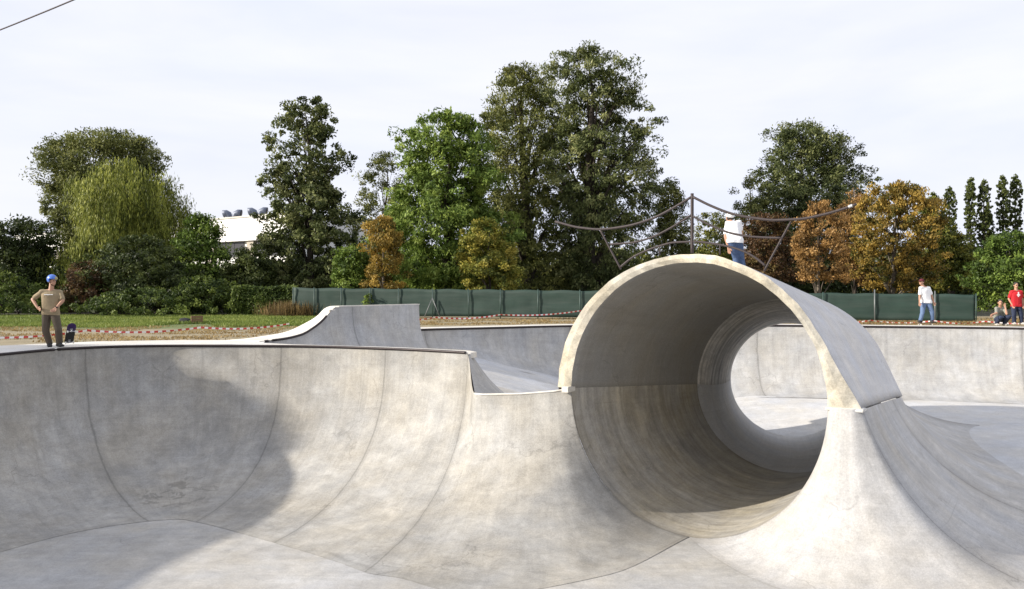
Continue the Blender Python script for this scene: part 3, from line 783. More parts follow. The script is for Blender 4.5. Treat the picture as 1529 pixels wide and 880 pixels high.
tree('ivy_shrub', 'low trailing dark green shrub along the lawn below the weeping willow', 'bush', 47,
     [(432, 190, 240), (445, 150, 300), (458, 120, 330), (466, 115, 335)], 'hedge', 7000, 0.15, 0.6, 0.28, trunk=0.05, tone_shift=-0.08)
tree('ivy_shrub', 'rounded dark green shrub between the trailing shrub and the clipped hedge', 'bush', 47.2,
     [(414, 285, 322), (428, 268, 350), (450, 262, 372), (467, 265, 375)], 'hedge', 7000, 0.15, 0.6, 0.28, trunk=0.05)
# poplar row
pop = None
prow = [(1394, 288, 104, 'shortest slim poplar, first from the left in the far row'),
        (1414, 281, 104, 'slim dark poplar second from the left in the far row'),
        (1443, 268, 104, 'slim dark poplar third from the left in the far row, beside a gap'),
        (1463, 271, 104, 'slim dark poplar fourth from the left in the far row'),
        (1479, 312, 104, 'stunted slim poplar much shorter than its neighbours in the far row'),
        (1494, 264, 104, 'tall slim poplar just right of the stunted one in the far row'),
        (1517, 262, 104, 'tallest slim poplar, second from the right edge in the far row'),
        (1538, 266, 104, 'slim poplar cut by the right edge in the far row')]
for i, (px, yt, d, lab) in enumerate(prow):
    if pop is None:
        pop = tree('slim_poplar', lab, T, d, [(288, 1392, 1396), (297, 1389, 1399), (320, 1387, 1401), (360, 1387, 1401), (400, 1388, 1400), (425, 1390, 1398)], 'dark', 4600, 0.25, 0.6, 0.17, per=24, group='slim poplars in a far row', trunk=0.2, style='up', tone_shift=0.32, lobes=0.15, depth=1.0, gap=0.0)
        h0 = EYE - (288 - HY) / F * d - GZ
        continue
    c = pop.copy(); link(c); c['label'] = lab
    X = (px - CX) / F * d
    sc = (EYE - (yt - HY) / F * d - GZ) / h0
    c.location = (X, d + rng.uniform(-1, 1), GZ); c.scale = (0.95 + 0.15 * rng.random(), 1, sc); c.rotation_euler = (0, 0, 1.3 * i)
    for ch in pop.children:
        k = ch.copy(); link(k); k.parent = c; k.matrix_parent_inverse = ch.matrix_parent_inverse.copy()
# hedge
def leaf_box(name, x0, x1, d0, d1, zfun, n, leaf, mat, parent=None, tone=0.5, surf=True):
    x = rng.uniform(x0, x1, n); d = rng.uniform(d0, d1, n)
    zt = np.array([zfun(a, b) for a, b in zip(x, d)])
    z = zt * (rng.uniform(0, 1, n) ** 0.6) + rng.normal(0, 0.05, n) + GZ
    face = rng.random(n) < 0.55
    d = np.where(face, d0 + rng.normal(0, 0.10, n) + 0.22 * np.array([noise.noise((a * 0.9, b * 1.2, 4)) for a, b in zip(x, z)]), d)
    cen = np.stack([x, d, np.maximum(z, 0)], -1)
    ax = rng.normal(size=(n, 3)) + np.array([0, -0.3, -0.6])
    tn = np.clip(tone + 0.22 * np.array([noise.noise(Vector(p) * 0.9) for p in cen]) * 1.6 + rng.normal(0, 0.16, n), 0, 1)
    Ls = leaf * rng.uniform(0.7, 1.3, n)
    return leaves_mesh(name, cen, ax, Ls, Ls * 0.6, tn, LM[mat], parent, np.tile(np.array([0, -0.8, 0.6]), (n, 1)))
a, b = P(348, 430, 46.2), P(440, 430, 46.2)
hd = leaf_box('hedge', a.x, b.x, 46.0, 47.4, lambda x, d: 1.52 + 0.22 * noise.noise((x * 0.8, 1, 0)) + 0.1 * noise.noise((x * 3, 1, 0)), 14000, 0.13, 'hedge')
tag(hd, 'clipped dark green ivy hedge at the left end of the green fence', 'hedge')
# undergrowth far behind
a, b = P(-60, 430, 66), P(1600, 430, 66)
ug = leaf_box('undergrowth', a.x, b.x, 62, 69, lambda x, d: 3.0 + 1.6 * noise.noise((x * 0.25, 2, 0)) + 0.8 * noise.noise((x * 0.9, 5, 0)), 60000, 0.34, 'dark', tone=0.45)
tag(ug, kind='stuff', label='dark undergrowth filling the gaps under the trees', cat='undergrowth')
# far tree belt, reads as one mass low on the horizon
a, b = P(-300, 430, 190), P(1900, 430, 190)
fb = leaf_box('woodland', a.x, b.x, 180, 196, lambda x, d: 9 + 3.0 * noise.noise((x * 0.08, 2, 0)) + 1.6 * noise.noise((x * 0.35, 5, 0)), 50000, 0.95, 'olive', tone=0.5)
tag(fb, kind='stuff', label='distant wood low on the horizon behind the trees', cat='wood')

sp = Vector((-SUN_H.y, SUN_H.x, 0))
Pw = Vector((-6.3, 21.75, -0.5)); bk = 22.0  # unseen tree, added and shaped so its crown shades the upper bowl wall
tc_ = Pw - SUN_H * bk - sp * (sp.dot(Pw) - 22.55)
def py_(z): return HY - (z - EYE) * F / tc_.y
pxc = CX + F * tc_.x / tc_.y; kx = F / tc_.y; zt_ = Pw.z + bk * math.tan(SUN_EL) - 1.2
tree('leafy_tree', 'unseen leafy tree added beyond the left edge to shade the upper bowl wall', T, tc_.y, [(py_(zt_), pxc - 0.9 * kx, pxc + 0.7 * kx), (py_(zt_ - 0.7), pxc - 1.3 * kx, pxc + 1.1 * kx), (py_(zt_ - 2.5), pxc - 1.5 * kx, pxc + 1.2 * kx), (py_(zt_ - 5.5), pxc - 1 * kx, pxc + 1 * kx)], 'green', 9000, 0.3, 0.55, 0.5, trunk=0.16, depth=1.0)
# grass
def blades(name, pts, h, mat, tone, lean=0.35, wid=0.012):
    n = len(pts)
    hh = h * rng.uniform(0.5, 1.3, n)
    ax = np.stack([rng.normal(0, lean, n), rng.normal(0, lean, n), np.ones(n)], -1)
    axn = ax / np.linalg.norm(ax, axis=1, keepdims=True)
    cen = pts + axn * (hh / 2)[:, None]
    return leaves_mesh(name, cen, ax, hh, np.full(n, wid) * rng.uniform(0.7, 1.4, n), np.clip(tone + rng.normal(0, 0.18, n), 0, 1), LM[mat])
n = 60000
px = rng.uniform(-40, 500, n); d = 31.0 + 16 * rng.uniform(0, 1, n) ** 0.9
x = (px - CX) / F * d
nz = np.array([noise.noise((a * 0.35, b * 0.35, 2)) for a, b in zip(x, d)])
keep = (d + nz * 4 > 33.2) & (x < -6.8 + nz * 3) & (d < 46.2)
pt = np.stack([x, d, np.full(n, GZ)], -1)[keep]
g = blades('grass', pt, 0.11, 'grass', 0.5 + nz[keep] * 0.5, wid=0.035)
tag(g, 'short green lawn grass on the left in front of the hedge', 'grass', kind='stuff')
# dry grass strip near the rim and under the fence
n = 42000
px = rng.uniform(-60, 1590, n); d = rng.uniform(0, 1, n)
d = np.where(px < 480, 24.0 + 10 * d, 34.8 + 8 * d)
x = (px - CX) / F * d
nz = np.array([noise.noise((a * 0.6, b * 0.6, 9)) for a, b in zip(x, d)])
def outside(x, d):
    return not inpoly(x, d, deckR) and not inpoly(x, d, deckL) and not (-8.6 < x < -2.6 and 23 < d < 31.5 and (x + 8.2) * 0.87 > (d - 24.2) * 0.49)
keep = np.array([nz_ > -0.12 and outside(a, b) for nz_, a, b in zip(nz, x, d)])
pt = np.stack([x, d, np.full(n, GZ)], -1)[keep]
g = blades('dry_grass', pt, 0.07, 'dry', 0.5 + nz[keep] * 0.5, 0.6, 0.03)
tag(g, 'patchy straw-coloured dry grass between the skate bowls and the fence', 'grass', kind='stuff')
# tall dry weeds
n = 2600
px = rng.normal(450, 22, n); d = rng.uniform(44.2, 45.4, n)
pt = np.stack([(px - CX) / F * d, d, np.full(n, GZ)], -1)
g = blades('dry_weeds', pt, 0.75, 'dry', np.full(n, 0.25), 0.22, 0.025)
tag(g, 'tall brown dry weeds in front of the left end of the fence', 'weeds', kind='stuff')
n = 1500
px = rng.uniform(1240, 1480, n); d = rng.uniform(35.4, 36.6, n)
pt = np.stack([(px - CX) / F * d, d, np.full(n, GZ)], -1)
g = blades('dry_weeds', pt, 0.15, 'dry', np.full(n, 0.4), 0.3, 0.02)
tag(g, 'low dry weeds along the foot of the right end of the fence', 'weeds', kind='stuff')
# small plant in front of the fence
tree('weed_plant', 'small leafy green plant growing against the fence above the grey ramp wall', 'plant', 43.5,
     [(440, 546, 554), (450, 542, 558), (462, 540, 560), (472, 542, 558)], 'green', 500, 0.12, 0.5, 0.12, per=20, trunk=0.012, limbs=6)

# ------------------------------------------------------------------ fence
scm = NT('green_shade_net')
tc = scm.new('ShaderNodeTexCoord').outputs['Object']
s1 = scm.noise(tc, 1.3, 5, 0.6); s2 = scm.noise(tc, 60, 2)
cc = scm.mix(scm.map(s1, 0.3, 0.7, 0, 1), (0.010, 0.030, 0.021), (0.022, 0.052, 0.038))
s3 = scm.noise(scm.vmul(tc, (0.5, 0.5, 5.0)), 1.4, 5, 0.6, 0.5)
cc = scm.mix(scm.map(s3, 0.42, 0.66, 0, 0.75), cc, (0.034, 0.055, 0.044))
cc = scm.mix(scm.map(s2, 0.3, 0.7, 0, 0.4), cc, (0.015, 0.035, 0.03))
scm.l.new(cc, scm.p.inputs['Base Color']); scm.p.inputs['Roughness'].default_value = 0.7
M['post'] = plain('fence_post_green', (0.03, 0.06, 0.05), 0.5)
M['postgrey'] = plain('galvanised_post', (0.16, 0.17, 0.17), 0.5, 0.4)
fd = lambda px: 44.5 + (36.6 - 44.5) * (px - 438) / (1456 - 438)
fence = thing('fence', 'long green shade-net fence stretched on posts behind the skate park', 'fence', P(950, 480, 40.5) * 1)
fence.location.z = GZ
cols = np.linspace(438, 1456, 260)
pts = np.empty((260, 9, 3)); uv = np.zeros((260, 9, 2))
for i, px in enumerate(cols):
    d = fd(px)
    ytop = 430 + (440 - 430) * (px - 438) / (1456 - 438) + 0.6 * math.sin(px * 0.11)
    q = P(px, ytop, d)
    for j in range(9):
        s = j / 8
        w = 0.035 * noise.noise((q.x * 0.6, s * 3.5, 1)) + 0.015 * noise.noise((q.x * 2.5, s * 6, 5))
        pts[i, j] = (q.x, d + w, q.z * (1 - s) + (GZ + 0.10) * s); uv[i, j] = (i / 20, s)
net = grid_mesh('net', pts, uv)
ob = from_me('net', net, scm.m, None, True)
sm = ob.modifiers.new('t', 'SOLIDIFY'); sm.thickness = 0.006
in_parent(ob, fence)
for px, mat, over in [(438, 'post', 0), (470, 'post', 0), (510, 'post', 0), (553, 'post', 0), (595, 'post', 0), (646, 'post', 0), (700, 'post', 0), (747, 'post', 0), (803, 'post', 0), (866, 'post', 0), (930, 'post', 0), (1000, 'post', 0), (1075, 'post', 0), (1150, 'post', 0), (1228, 'post', 0), (1305, 'postgrey', 0.14), (1395, 'postgrey', 0.1), (1456, 'post', 0)]:
    d = fd(px); q = P(px, 430 + 10 * (px - 438) / 1018, d)
    bm = bmesh.new(); tube(bm, [(q.x, d - 0.085, GZ - 0.1), (q.x + rng.normal(0, 0.012), d - 0.085, q.z + 0.04 + over)], 0.028, 8)
    in_parent(from_bm('post', bm, M[mat], None, True), fence)
d = fd(646)
for s in (-1, 1):
    a = P(646, 445, d); bm = bmesh.new(); tube(bm, [(a.x, d - 0.16, a.z), (a.x + s * 0.42, d - 0.26, GZ - 0.05)], 0.022, 6)
    in_parent(from_bm('brace', bm, M['postgrey'], None, True), fence)

# ------------------------------------------------------------------ barrier tape
TM = [plain('tape_red', (0.5, 0.05, 0.045), 0.4, 0, 0.06), plain('tape_white', (0.78, 0.76, 0.74), 0.4, 0, 0.05)]
def tape(label, pxs, stripe=0.115, w=0.06):
    pts = [P(*q) for q in pxs]
    # sample along
    seg = []
    for i in range(len(pts) - 1):
        Ld = (pts[i + 1] - pts[i]).length; k = max(1, int(Ld / stripe))
        for j in range(k): seg.append((pts[i].lerp(pts[i + 1], j / k), (j / k), Ld))
    seg.append((pts[-1], 0, 1))
    bm = bmesh.new(); prev = None
    for i, (p, s, Ld) in enumerate(seg):
        p = p + Vector((0, 0, -0.10 * 4 * s * (1 - s)))
        tw = 0.5 * math.sin(i * 0.23) + 0.25 * math.sin(i * 0.61)
        h = Vector((0, math.sin(tw), math.cos(tw))) * w / 2; t = Vector((0, -0.003, 0))
        vs = [bm.verts.new(p - h), bm.verts.new(p + h), bm.verts.new(p + h + t), bm.verts.new(p - h + t)]
        if prev:
            for a, b in ((0, 1), (1, 2), (2, 3), (3, 0)):
                f = bm.faces.new((prev[a], prev[b], vs[b], vs[a])); f.material_index = i % 2
        else: bm.faces.new(vs)
        prev = vs
    bm.faces.new(prev[::-1])
    o = from_bm('barrier_tape', bm, TM); return tag(o, label, 'barrier tape')
tape('red and white barrier tape sagging across the dry ground behind the helmeted man', [(-60, 503, 23.5), (130, 493.5, 25.5), (300, 489, 27.5), (432, 483.5, 29.5)])
tape('red and white barrier tape between the grey ramp wall and the pipe', [(560, 477, 34.5), (650, 474, 35.5), (747, 470, 37), (868, 464, 39)])
tape('red and white barrier tape behind the man in the maroon cap', [(1225, 478.5, 36.2), (1300, 478.5, 36), (1395, 479, 35.6), (1470, 480, 35.4), (1620, 481, 35)], 0.115, 0.05)

# ------------------------------------------------------------------ railing on the pipe
rail = thing('curved_railing', 'dark steel railing with upswept curved rails on the crest of the concrete pipe', 'railing', (3.3, 16.25, 2.2))
def mp(px, py, push=0.10):
    """point on the mouth plane, pushed back a little so the rail stands on the crown"""
    q = (px - CX) / F
    cc = C0 + A2 * push
    u = (q * cc[1] - cc[0]) / (N2[0] - q * N2[1])
    d = cc[1] + u * N2[1]
    return P(px, py, d)
def smoothpl(pl, k=6):
    a = np.array([tuple(p) for p in pl]); s = np.arange(len(a)); x = np.linspace(0, len(a) - 1, (len(a) - 1) * k + 1)
    return [Vector(v) for v in np.stack([pchip(s, a[:, j], x) for j in range(3)], -1)]
def rl(name, pp, r=0.024, mat='steel'):
    bm = bmesh.new(); tube(bm, smoothpl([mp(*p) for p in pp]), r, 8); return in_parent(from_bm(name, bm, M[mat], None, True), rail)
rl('top_rail', [(829, 331), (865, 340), (898, 342.6), (931, 338.7), (970, 328), (1003, 312), (1033, 294)])
rl('middle_rail', [(911, 365), (940.6, 363), (970, 355.7), (996, 343.6), (1033, 321)], 0.020)
rl('top_rail', [(1034, 294), (1061.6, 307.6), (1094, 319.7), (1127, 326), (1160, 329), (1192, 327.5), (1225, 321.7), (1258, 312.5), (1279, 305)])
rl('middle_rail', [(1034, 323), (1061.6, 337), (1094, 349), (1127, 354), (1168, 355.7)], 0.020)
rl('bottom_rail', [(926, 399), (947, 383), (980, 369), (1009, 362), (1035, 361), (1071, 365), (1104, 373), (1127, 384.5), (1143, 397)], 0.020)
rl('strut', [(896, 343), (911, 372), (927, 402)], 0.019)
rl('strut', [(1181, 331), (1162, 366), (1141, 405)], 0.019)
rl('mast', [(1033.5, 289), (1033.5, 330), (1033.5, 378)], 0.03)
rl('rail_tip', [(1267, 309.4), (1270, 308), (1273, 307.2)], 0.027, 'primer')
# cross ties to the roof
for px, py in ((985, 367), (1075, 366)):
    a = mp(px, py); bm = bmesh.new(); tube(bm, [a, a + Vector((0, 0, -0.18))], 0.014, 6); in_parent(from_bm('strut', bm, M['steel'], None, True), rail)

# ------------------------------------------------------------------ overhead cable
bm = bmesh.new()
a, b = P(0, 45, 14), P(110, 0, 12.6)
dv = (b - a)
tube(bm, [a + dv * s - Vector((0, 0, 0.012 * s * (1 - s))) for s in np.linspace(-9, 9, 40)], 0.011, 6)
o = from_bm('overhead_cable', bm, M['steel'], None, True); tag(o, 'thin dark overhead cable crossing the top left corner of the sky', 'cable')

# ------------------------------------------------------------------ factory
M['white'] = plain('white_render', (0.80, 0.79, 0.76), 0.8, 0, 0.04, 3)
M['beige'] = plain('beige_panel', (0.42, 0.38, 0.31), 0.8, 0, 0.1, 3)
M['glass'] = plain('dark_glass', (0.025, 0.025, 0.03), 0.35, 0, 0.2, 2)
M['duct'] = plain('grey_sheet_metal', (0.12, 0.14, 0.19), 0.5, 0.2, 0.12, 2)
M['ductdark'] = plain('duct_mouth', (0.02, 0.02, 0.025), 0.7)
M['frame'] = plain('grey_frame', (0.25, 0.25, 0.25), 0.5)
fa, fb_ = Vector(P(440, 315, 74)[:2]), Vector(P(20, 352, 108)[:2])
fdv = (fb_ - fa).normalized(); fn = Vector((-fdv.y, fdv.x))
if fn.y > 0: fn = -fn
Lf = (fb_ - fa).length
fac = thing('factory', 'long white flat-roofed factory with roof ducts behind the trees at left', 'building', (fa.x, fa.y, GZ))
frot = Matrix.Rotation(math.atan2(fdv.y, fdv.x), 3, 'Z')
def fbox(name, s0, s1, z0, z1, out, th, mat, parent, bev=0.0):
    c = fa + fdv * ((s0 + s1) / 2) + fn * (out - th / 2)
    bm = bmesh.new(); box(bm, Vector((c.x, c.y, (z0 + z1) / 2)), (s1 - s0, th, z1 - z0), frot)
    if bev: bmesh.ops.bevel(bm, geom=bm.edges[:], offset=bev, segments=1, affect='EDGES')
    return in_parent(from_bm(name, bm, M[mat]), fac)
HB = 7.75
fbox('upper_wall', 1, Lf, 5.65, HB, 0.0, 16, 'white', fac)
fbox('lower_wall', 1, Lf, GZ - 0.2, 5.65, -0.5, 15, 'white', fac)
fbox('parapet', 0.9, Lf + 0.1, HB, HB + 0.14, 0.08, 16.16, 'footing', fac)
for s0 in np.arange(1.6, Lf - 4, 6.2):
    w = fbox('window', s0, s0 + 4.3, 4.2, 5.6, -0.44, 0.08, 'frame', fac)
    for k in range(3):
        p_ = fbox('pane', s0 + 0.08 + k * 1.4, s0 + 1.38 + k * 1.4, 4.28, 5.55, -0.40, 0.04, 'glass', fac)
        p_.parent = w; p_.matrix_parent_inverse = w.matrix_world.inverted()
    fbox('pilaster', s0 + 4.5, s0 + 5.5, GZ, 5.6, -0.2, 0.4, 'beige', fac)
    fbox('panel', s0, s0 + 4.3, 2.6, 4.15, -0.43, 0.1, 'white', fac)
# ducts
def duct(px, label, k):
    # along roof line
    q = (px - CX) / F
    s = (q * fa.y - fa.x) / (fdv.x - q * fdv.y)
    c = fa + fdv * s - fn * 1.2
    r = thing('roof_duct', label, 'roof duct', (c.x, c.y, HB + 0.14), 0, 'roof ducts on the factory'); r.scale = (0.55, 0.55, 0.55)
    pl = [Vector((0, 0, 0)), Vector((0, 0, 0.35)), Vector((k * 0.15, 0, 0.75)), Vector((k * 0.55, 0, 0.95)), Vector((k * 1.05, 0, 0.85))]
    bm = bmesh.new(); tube(bm, pl, [0.5, 0.5, 0.55, 0.58, 0.66], 14)
    child(from_bm('elbow', bm, M['duct'], None, True), r)
    bm = bmesh.new(); e = pl[-1]; tube(bm, [e + Vector((k * 0.0, 0, 0)), e + Vector((k * 0.03, 0, -0.006))], [0.6, 0.6], 14)
    child(from_bm('mouth', bm, M['ductdark'], None, True), r)
    bm = bmesh.new(); box(bm, Vector((0, 0, 0.05)), (1.3, 1.3, 0.1)); child(from_bm('curb', bm, M['duct']), r)
duct(326, 'grey elbow duct farthest left on the factory roof, mouth turned left', -1)
duct(334, 'grey elbow duct second from left on the factory roof, mouth turned right', 1)
duct(364, 'grey elbow duct third from left on the factory roof, mouth turned left', -1)
duct(372, 'grey elbow duct nearest the tall poplar on the factory roof, mouth turned right', 1)

# ------------------------------------------------------------------ litter on the lawn
M['cardboard'] = plain('weathered_wood', (0.20, 0.12, 0.065), 0.9, 0, 0.3, 12)
M['black'] = plain('black_cloth', (0.012, 0.012, 0.014), 0.8, 0, 0.3, 10)
q = P(294, 482, 36.5); q.z = GZ
r = thing('wooden_crate', 'small brown wooden crate standing on the lawn', 'crate', q, 0.4)
bm = bmesh.new()
for z in (0.06, 0.17, 0.28):
    for y in (-0.17, 0.17): box(bm, Vector((0, y, z)), (0.46, 0.02, 0.085))
    for x_ in (-0.22, 0.22): box(bm, Vector((x_, 0, z)), (0.02, 0.32, 0.085))
child(from_bm('slats', bm, M['cardboard']), r)
bm = bmesh.new()
for x_ in (-0.2, 0.2):
    for y in (-0.15, 0.15): box(bm, Vector((x_, y, 0.165)), (0.03, 0.015, 0.33))
box(bm, Vector((0, 0, 0.02)), (0.42, 0.3, 0.02))
child(from_bm('corner_posts', bm, M['cardboard']), r)
q = P(277, 480, 37.5); q.z = GZ
bm = bmesh.new(); bmesh.ops.create_icosphere(bm, subdivisions=3, radius=0.22)
for v in bm.verts:
    v.co = Vector((v.co.x * 1.3, v.co.y * 0.8, max(-0.08, v.co.z * 0.55))) * (1 + 0.25 * noise.noise(v.co * 5)) + q + Vector((0, 0, 0.09))
o = from_bm('bag', bm, M['black'], None, True); tag(o, 'black bag lying on the lawn left of the wooden crate', 'bag')

exec_people = True
# ------------------------------------------------------------------ people
SKIN = plain('skin', (0.42, 0.23, 0.15), 0.55, 0, 0.08, 10)
HAIRM = plain('dark_hair', (0.02, 0.014, 0.01), 0.6)
EYEM = plain('eye_dark', (0.015, 0.012, 0.012), 0.3)
def rcone(bm, a, b, ra, rb, n=12):
    a, b = Vector(a), Vector(b)
    bmesh.ops.create_icosphere(bm, subdivisions=2, radius=ra, matrix=Matrix.Translation(a))
    bmesh.ops.create_icosphere(bm, subdivisions=2, radius=rb, matrix=Matrix.Translation(b))
    if (b - a).length > 1e-4: tube(bm, [a, b], [ra * 0.985, rb * 0.985], n)
def ell(bm, c, s, rot=None):
    m = Matrix.Translation(Vector(c)) @ (rot.to_4x4() if rot else Matrix.Identity(4)) @ Matrix.Diagonal((*s, 1))
    bmesh.ops.create_icosphere(bm, subdivisions=3, radius=1, matrix=m)
def remesh(name, bm, mat, parent, vox=0.012, smooth=2, cutz=None):
    me = bpy.data.meshes.new(name); bm.to_mesh(me); bm.free()
    o = link(bpy.data.objects.new(name, me))
    m = o.modifiers.new('r', 'REMESH'); m.mode = 'VOXEL'; m.voxel_size = vox
    s = o.modifiers.new('s', 'SMOOTH'); s.iterations = smooth; s.factor = 0.5
    dg = bpy.context.evaluated_depsgraph_get(); dg.update()
    me2 = bpy.data.meshes.new_from_object(o.evaluated_get(dg))
    bpy.data.objects.remove(o); bpy.data.meshes.remove(me)
    me2.name = name; me2.materials.clear()
    return from_me(name, me2, mat, parent, True)
def person(label, loc, J, face, mats, hat=None, hair=True, scale=1.0, tuck=True, tilt=0.0):
    """J: joints in metres (x right, y away, z up) relative to loc. face: yaw of gaze, 0 = away(+y), pi = to camera"""
    J = {k: Vector(v) for k, v in J.items()}
    root = thing('person', label, 'person', loc)
    fdir = Vector((math.sin(face), math.cos(face), 0)); side = Vector((fdir.y, -fdir.x, 0))   # side = person's right... 
    hd = J['head']; hr = Matrix((side, fdir, Vector((0, 0, 1)))).transposed() @ Matrix.Rotation(-tilt, 3, 'X')
    H = lambda x, y, z: hd + hr @ Vector((x, y, z))
    bm = bmesh.new()
    ell(bm, H(0, -0.008, 0.03), (0.074, 0.092, 0.092), hr)            # cranium
    ell(bm, H(0, 0.022, -0.045), (0.058, 0.068, 0.072), hr)           # face and jaw
    ell(bm, H(0, 0.05, -0.092), (0.03, 0.026, 0.022), hr)             # chin
    rcone(bm, H(0, 0.088, 0.005), H(0, 0.108, -0.028), 0.009, 0.015)   # nose
    rcone(bm, H(-0.028, 0.078, 0.022), H(0.028, 0.078, 0.022), 0.013, 0.013)  # brow
    rcone(bm, H(-0.02, 0.082, -0.06), H(0.02, 0.082, -0.06), 0.010, 0.010)   # mouth
    for s in (-1, 1): ell(bm, H(s * 0.076, -0.01, -0.012), (0.012, 0.022, 0.034), hr)
    neck = J['neck']
    rcone(bm, neck - Vector((0, 0, 0.05)), H(0, -0.012, -0.05), 0.062, 0.056)
    ch, pv = J['chest'], J['pelvis']
    shL, shR = J['shL'], J['shR']
    rcone(bm, shL, shR, 0.055, 0.055)
    w = (shR - shL) * 0.26
    wp = (J['hipR'] - J['hipL']) * 0.42
    for s in (-1, 1):
        rcone(bm, ch + w * s, pv.lerp(ch, 0.28) + wp * s * 1.0, 0.092, 0.080)
        rcone(bm, neck - Vector((0, 0, 0.03)), shL if s < 0 else shR, 0.06, 0.055)
    rcone(bm, J['hipL'] + Vector((0, 0, 0.05)), J['hipR'] + Vector((0, 0, 0.05)), 0.10, 0.10)
    for k in 'LR':
        sh, el, wr, hp, kn, an = (J[a + k] for a in ('sh', 'el', 'wr', 'hip', 'kn', 'an'))
        rcone(bm, sh, el, 0.050, 0.040); rcone(bm, el, el.lerp(wr, 0.3), 0.041, 0.042); rcone(bm, el.lerp(wr, 0.3), wr, 0.042, 0.027)
        rcone(bm, hp, kn, 0.082, 0.056); rcone(bm, kn, kn.lerp(an, 0.35), 0.056, 0.057); rcone(bm, kn.lerp(an, 0.35), an, 0.057, 0.038)
        # hand
        hdv = J.get('hand' + k, (wr - el).normalized()); hdv = Vector(hdv).normalized()
        cr = hdv.cross(Vector((0.2, 1, 0.1))).normalized(); nm = hdv.cross(cr)
        pc = wr + hdv * 0.055
        for s in (-0.024, -0.008, 0.008, 0.024): rcone(bm, wr + cr * s * 0.7, wr + hdv * 0.085 + cr * s, 0.015, 0.013, 8)
        for s, l in ((-0.030, 0.058), (-0.010, 0.072), (0.010, 0.078), (0.030, 0.066)):
            b0 = wr + hdv * 0.085 + cr * s; b1 = b0 + hdv * l * 0.55 + nm * 0.010; b2 = b1 + hdv * l * 0.40 + nm * 0.03
            rcone(bm, b0, b1, 0.0098, 0.009, 8); rcone(bm, b1, b2, 0.009, 0.0075, 8)
        b0 = wr + hdv * 0.03 + cr * 0.028; b1 = b0 + hdv * 0.035 + cr * 0.03 + nm * 0.012; b2 = b1 + hdv * 0.035 + cr * 0.004 + nm * 0.012
        rcone(bm, b0, b1, 0.013, 0.011, 8); rcone(bm, b1, b2, 0.011, 0.008, 8)
    body = remesh('body', bm, SKIN, root, 0.0075, 1)
    bm = bmesh.new()
    bm.free()
    for s in (-1, 1):
        bm = bmesh.new(); ell(bm, H(s * 0.031, 0.083, 0.0), (0.013, 0.008, 0.007), hr)
        from_bm('eye', bm, EYEM, root, True)
    # shirt
    bm = bmesh.new()
    hem = pv + Vector((0, 0, 0.0 if not tuck else 0.06))
    for s in (-1, 1):
        rcone(bm, ch + w * s * 0.95, hem + wp * s * 1.1, 0.112, 0.110); rcone(bm, ch + w * s * 0.5, hem + wp * s * 0.6, 0.122, 0.116)
        rcone(bm, neck - Vector((0, 0, 0.045)), (shL if s < 0 else shR) - Vector((0, 0, 0.0)), 0.062, 0.070)
    rcone(bm, ch, hem, 0.126, 0.12)
    rcone(bm, hem - wp * 1.15, hem + wp * 1.15, 0.128, 0.128)
    rcone(bm, hem - wp * 1.15 - Vector((0, 0, 0.09)), hem + wp * 1.15 - Vector((0, 0, 0.09)), 0.128, 0.128)
    rcone(bm, shL.lerp(shR, 0.05) - Vector((0, 0, 0.015)), shR.lerp(shL, 0.05) - Vector((0, 0, 0.015)), 0.066, 0.066)
    for k in 'LR':
        sh, el = J['sh' + k], J['el' + k]
        rcone(bm, sh - Vector((0, 0, 0.008)), sh.lerp(el, 0.72), 0.062, 0.066)
    for v in bm.verts:
        v.co += Vector((noise.noise(v.co * 9), noise.noise(v.co * 9 + Vector((5, 0, 0))), 0)) * 0.012
    sh_o = remesh('shirt', bm, mats['shirt'], root, 0.012, 9)
    bm = bmesh.new(); bm.from_mesh(sh_o.data)
    bmesh.ops.bisect_plane(bm, geom=bm.verts[:] + bm.edges[:] + bm.faces[:], plane_co=pv + Vector((0, 0, -0.055 if not tuck else 0.0)), plane_no=(0.04, 0.06, 1), clear_inner=True)
    bm.to_mesh(sh_o.data); bm.free()
    sh_o.modifiers.new('t', 'SOLIDIFY').thickness = 0.006
    # trousers
    bm = bmesh.new()
    rcone(bm, J['hipL'] + Vector((0, 0, 0.035)), J['hipR'] + Vector((0, 0, 0.035)), 0.110, 0.110)
    for k in 'LR':
        hp, kn, an = (J[a + k] for a in ('hip', 'kn', 'an'))
        rcone(bm, hp, kn, 0.112, 0.082); rcone(bm, kn, an + Vector((0, 0, 0.02)), 0.082, 0.076)
    for v in bm.verts:
        v.co += Vector((noise.noise(v.co * 11), noise.noise(v.co * 11 + Vector((5, 0, 0))), 0.3 * noise.noise(v.co * 13))) * 0.016
    remesh('trousers', bm, mats['trousers'], root, 0.012, 2)
    for k in 'LR':
        an = J['an' + k]; fd_ = J.get('foot' + k, fdir); fd_ = Vector(fd_).normalized()
        bm = bmesh.new()
        s_ = Vector((fd_.y, -fd_.x, 0))
        for s in (-0.022, 0.022):
            rcone(bm, an + Vector((0, 0, -0.045)) - fd_ * 0.05 + s_ * s, an + fd_ * 0.14 + Vector((0, 0, -0.058)) + s_ * s * 1.3, 0.042, 0.03)
        rcone(bm, an, an + fd_ * 0.07 + Vector((0, 0, -0.03)), 0.05, 0.04)
        remesh('shoe', bm, mats['shoe'], root, 0.012, 2)
    if hair:
        bm = bmesh.new(); ell(bm, H(0, -0.018, 0.045), (0.084, 0.096, 0.088), hr); ell(bm, H(0, -0.045, 0.0), (0.078, 0.068, 0.075), hr)
        remesh('hair', bm, HAIRM, root, 0.012, 1)
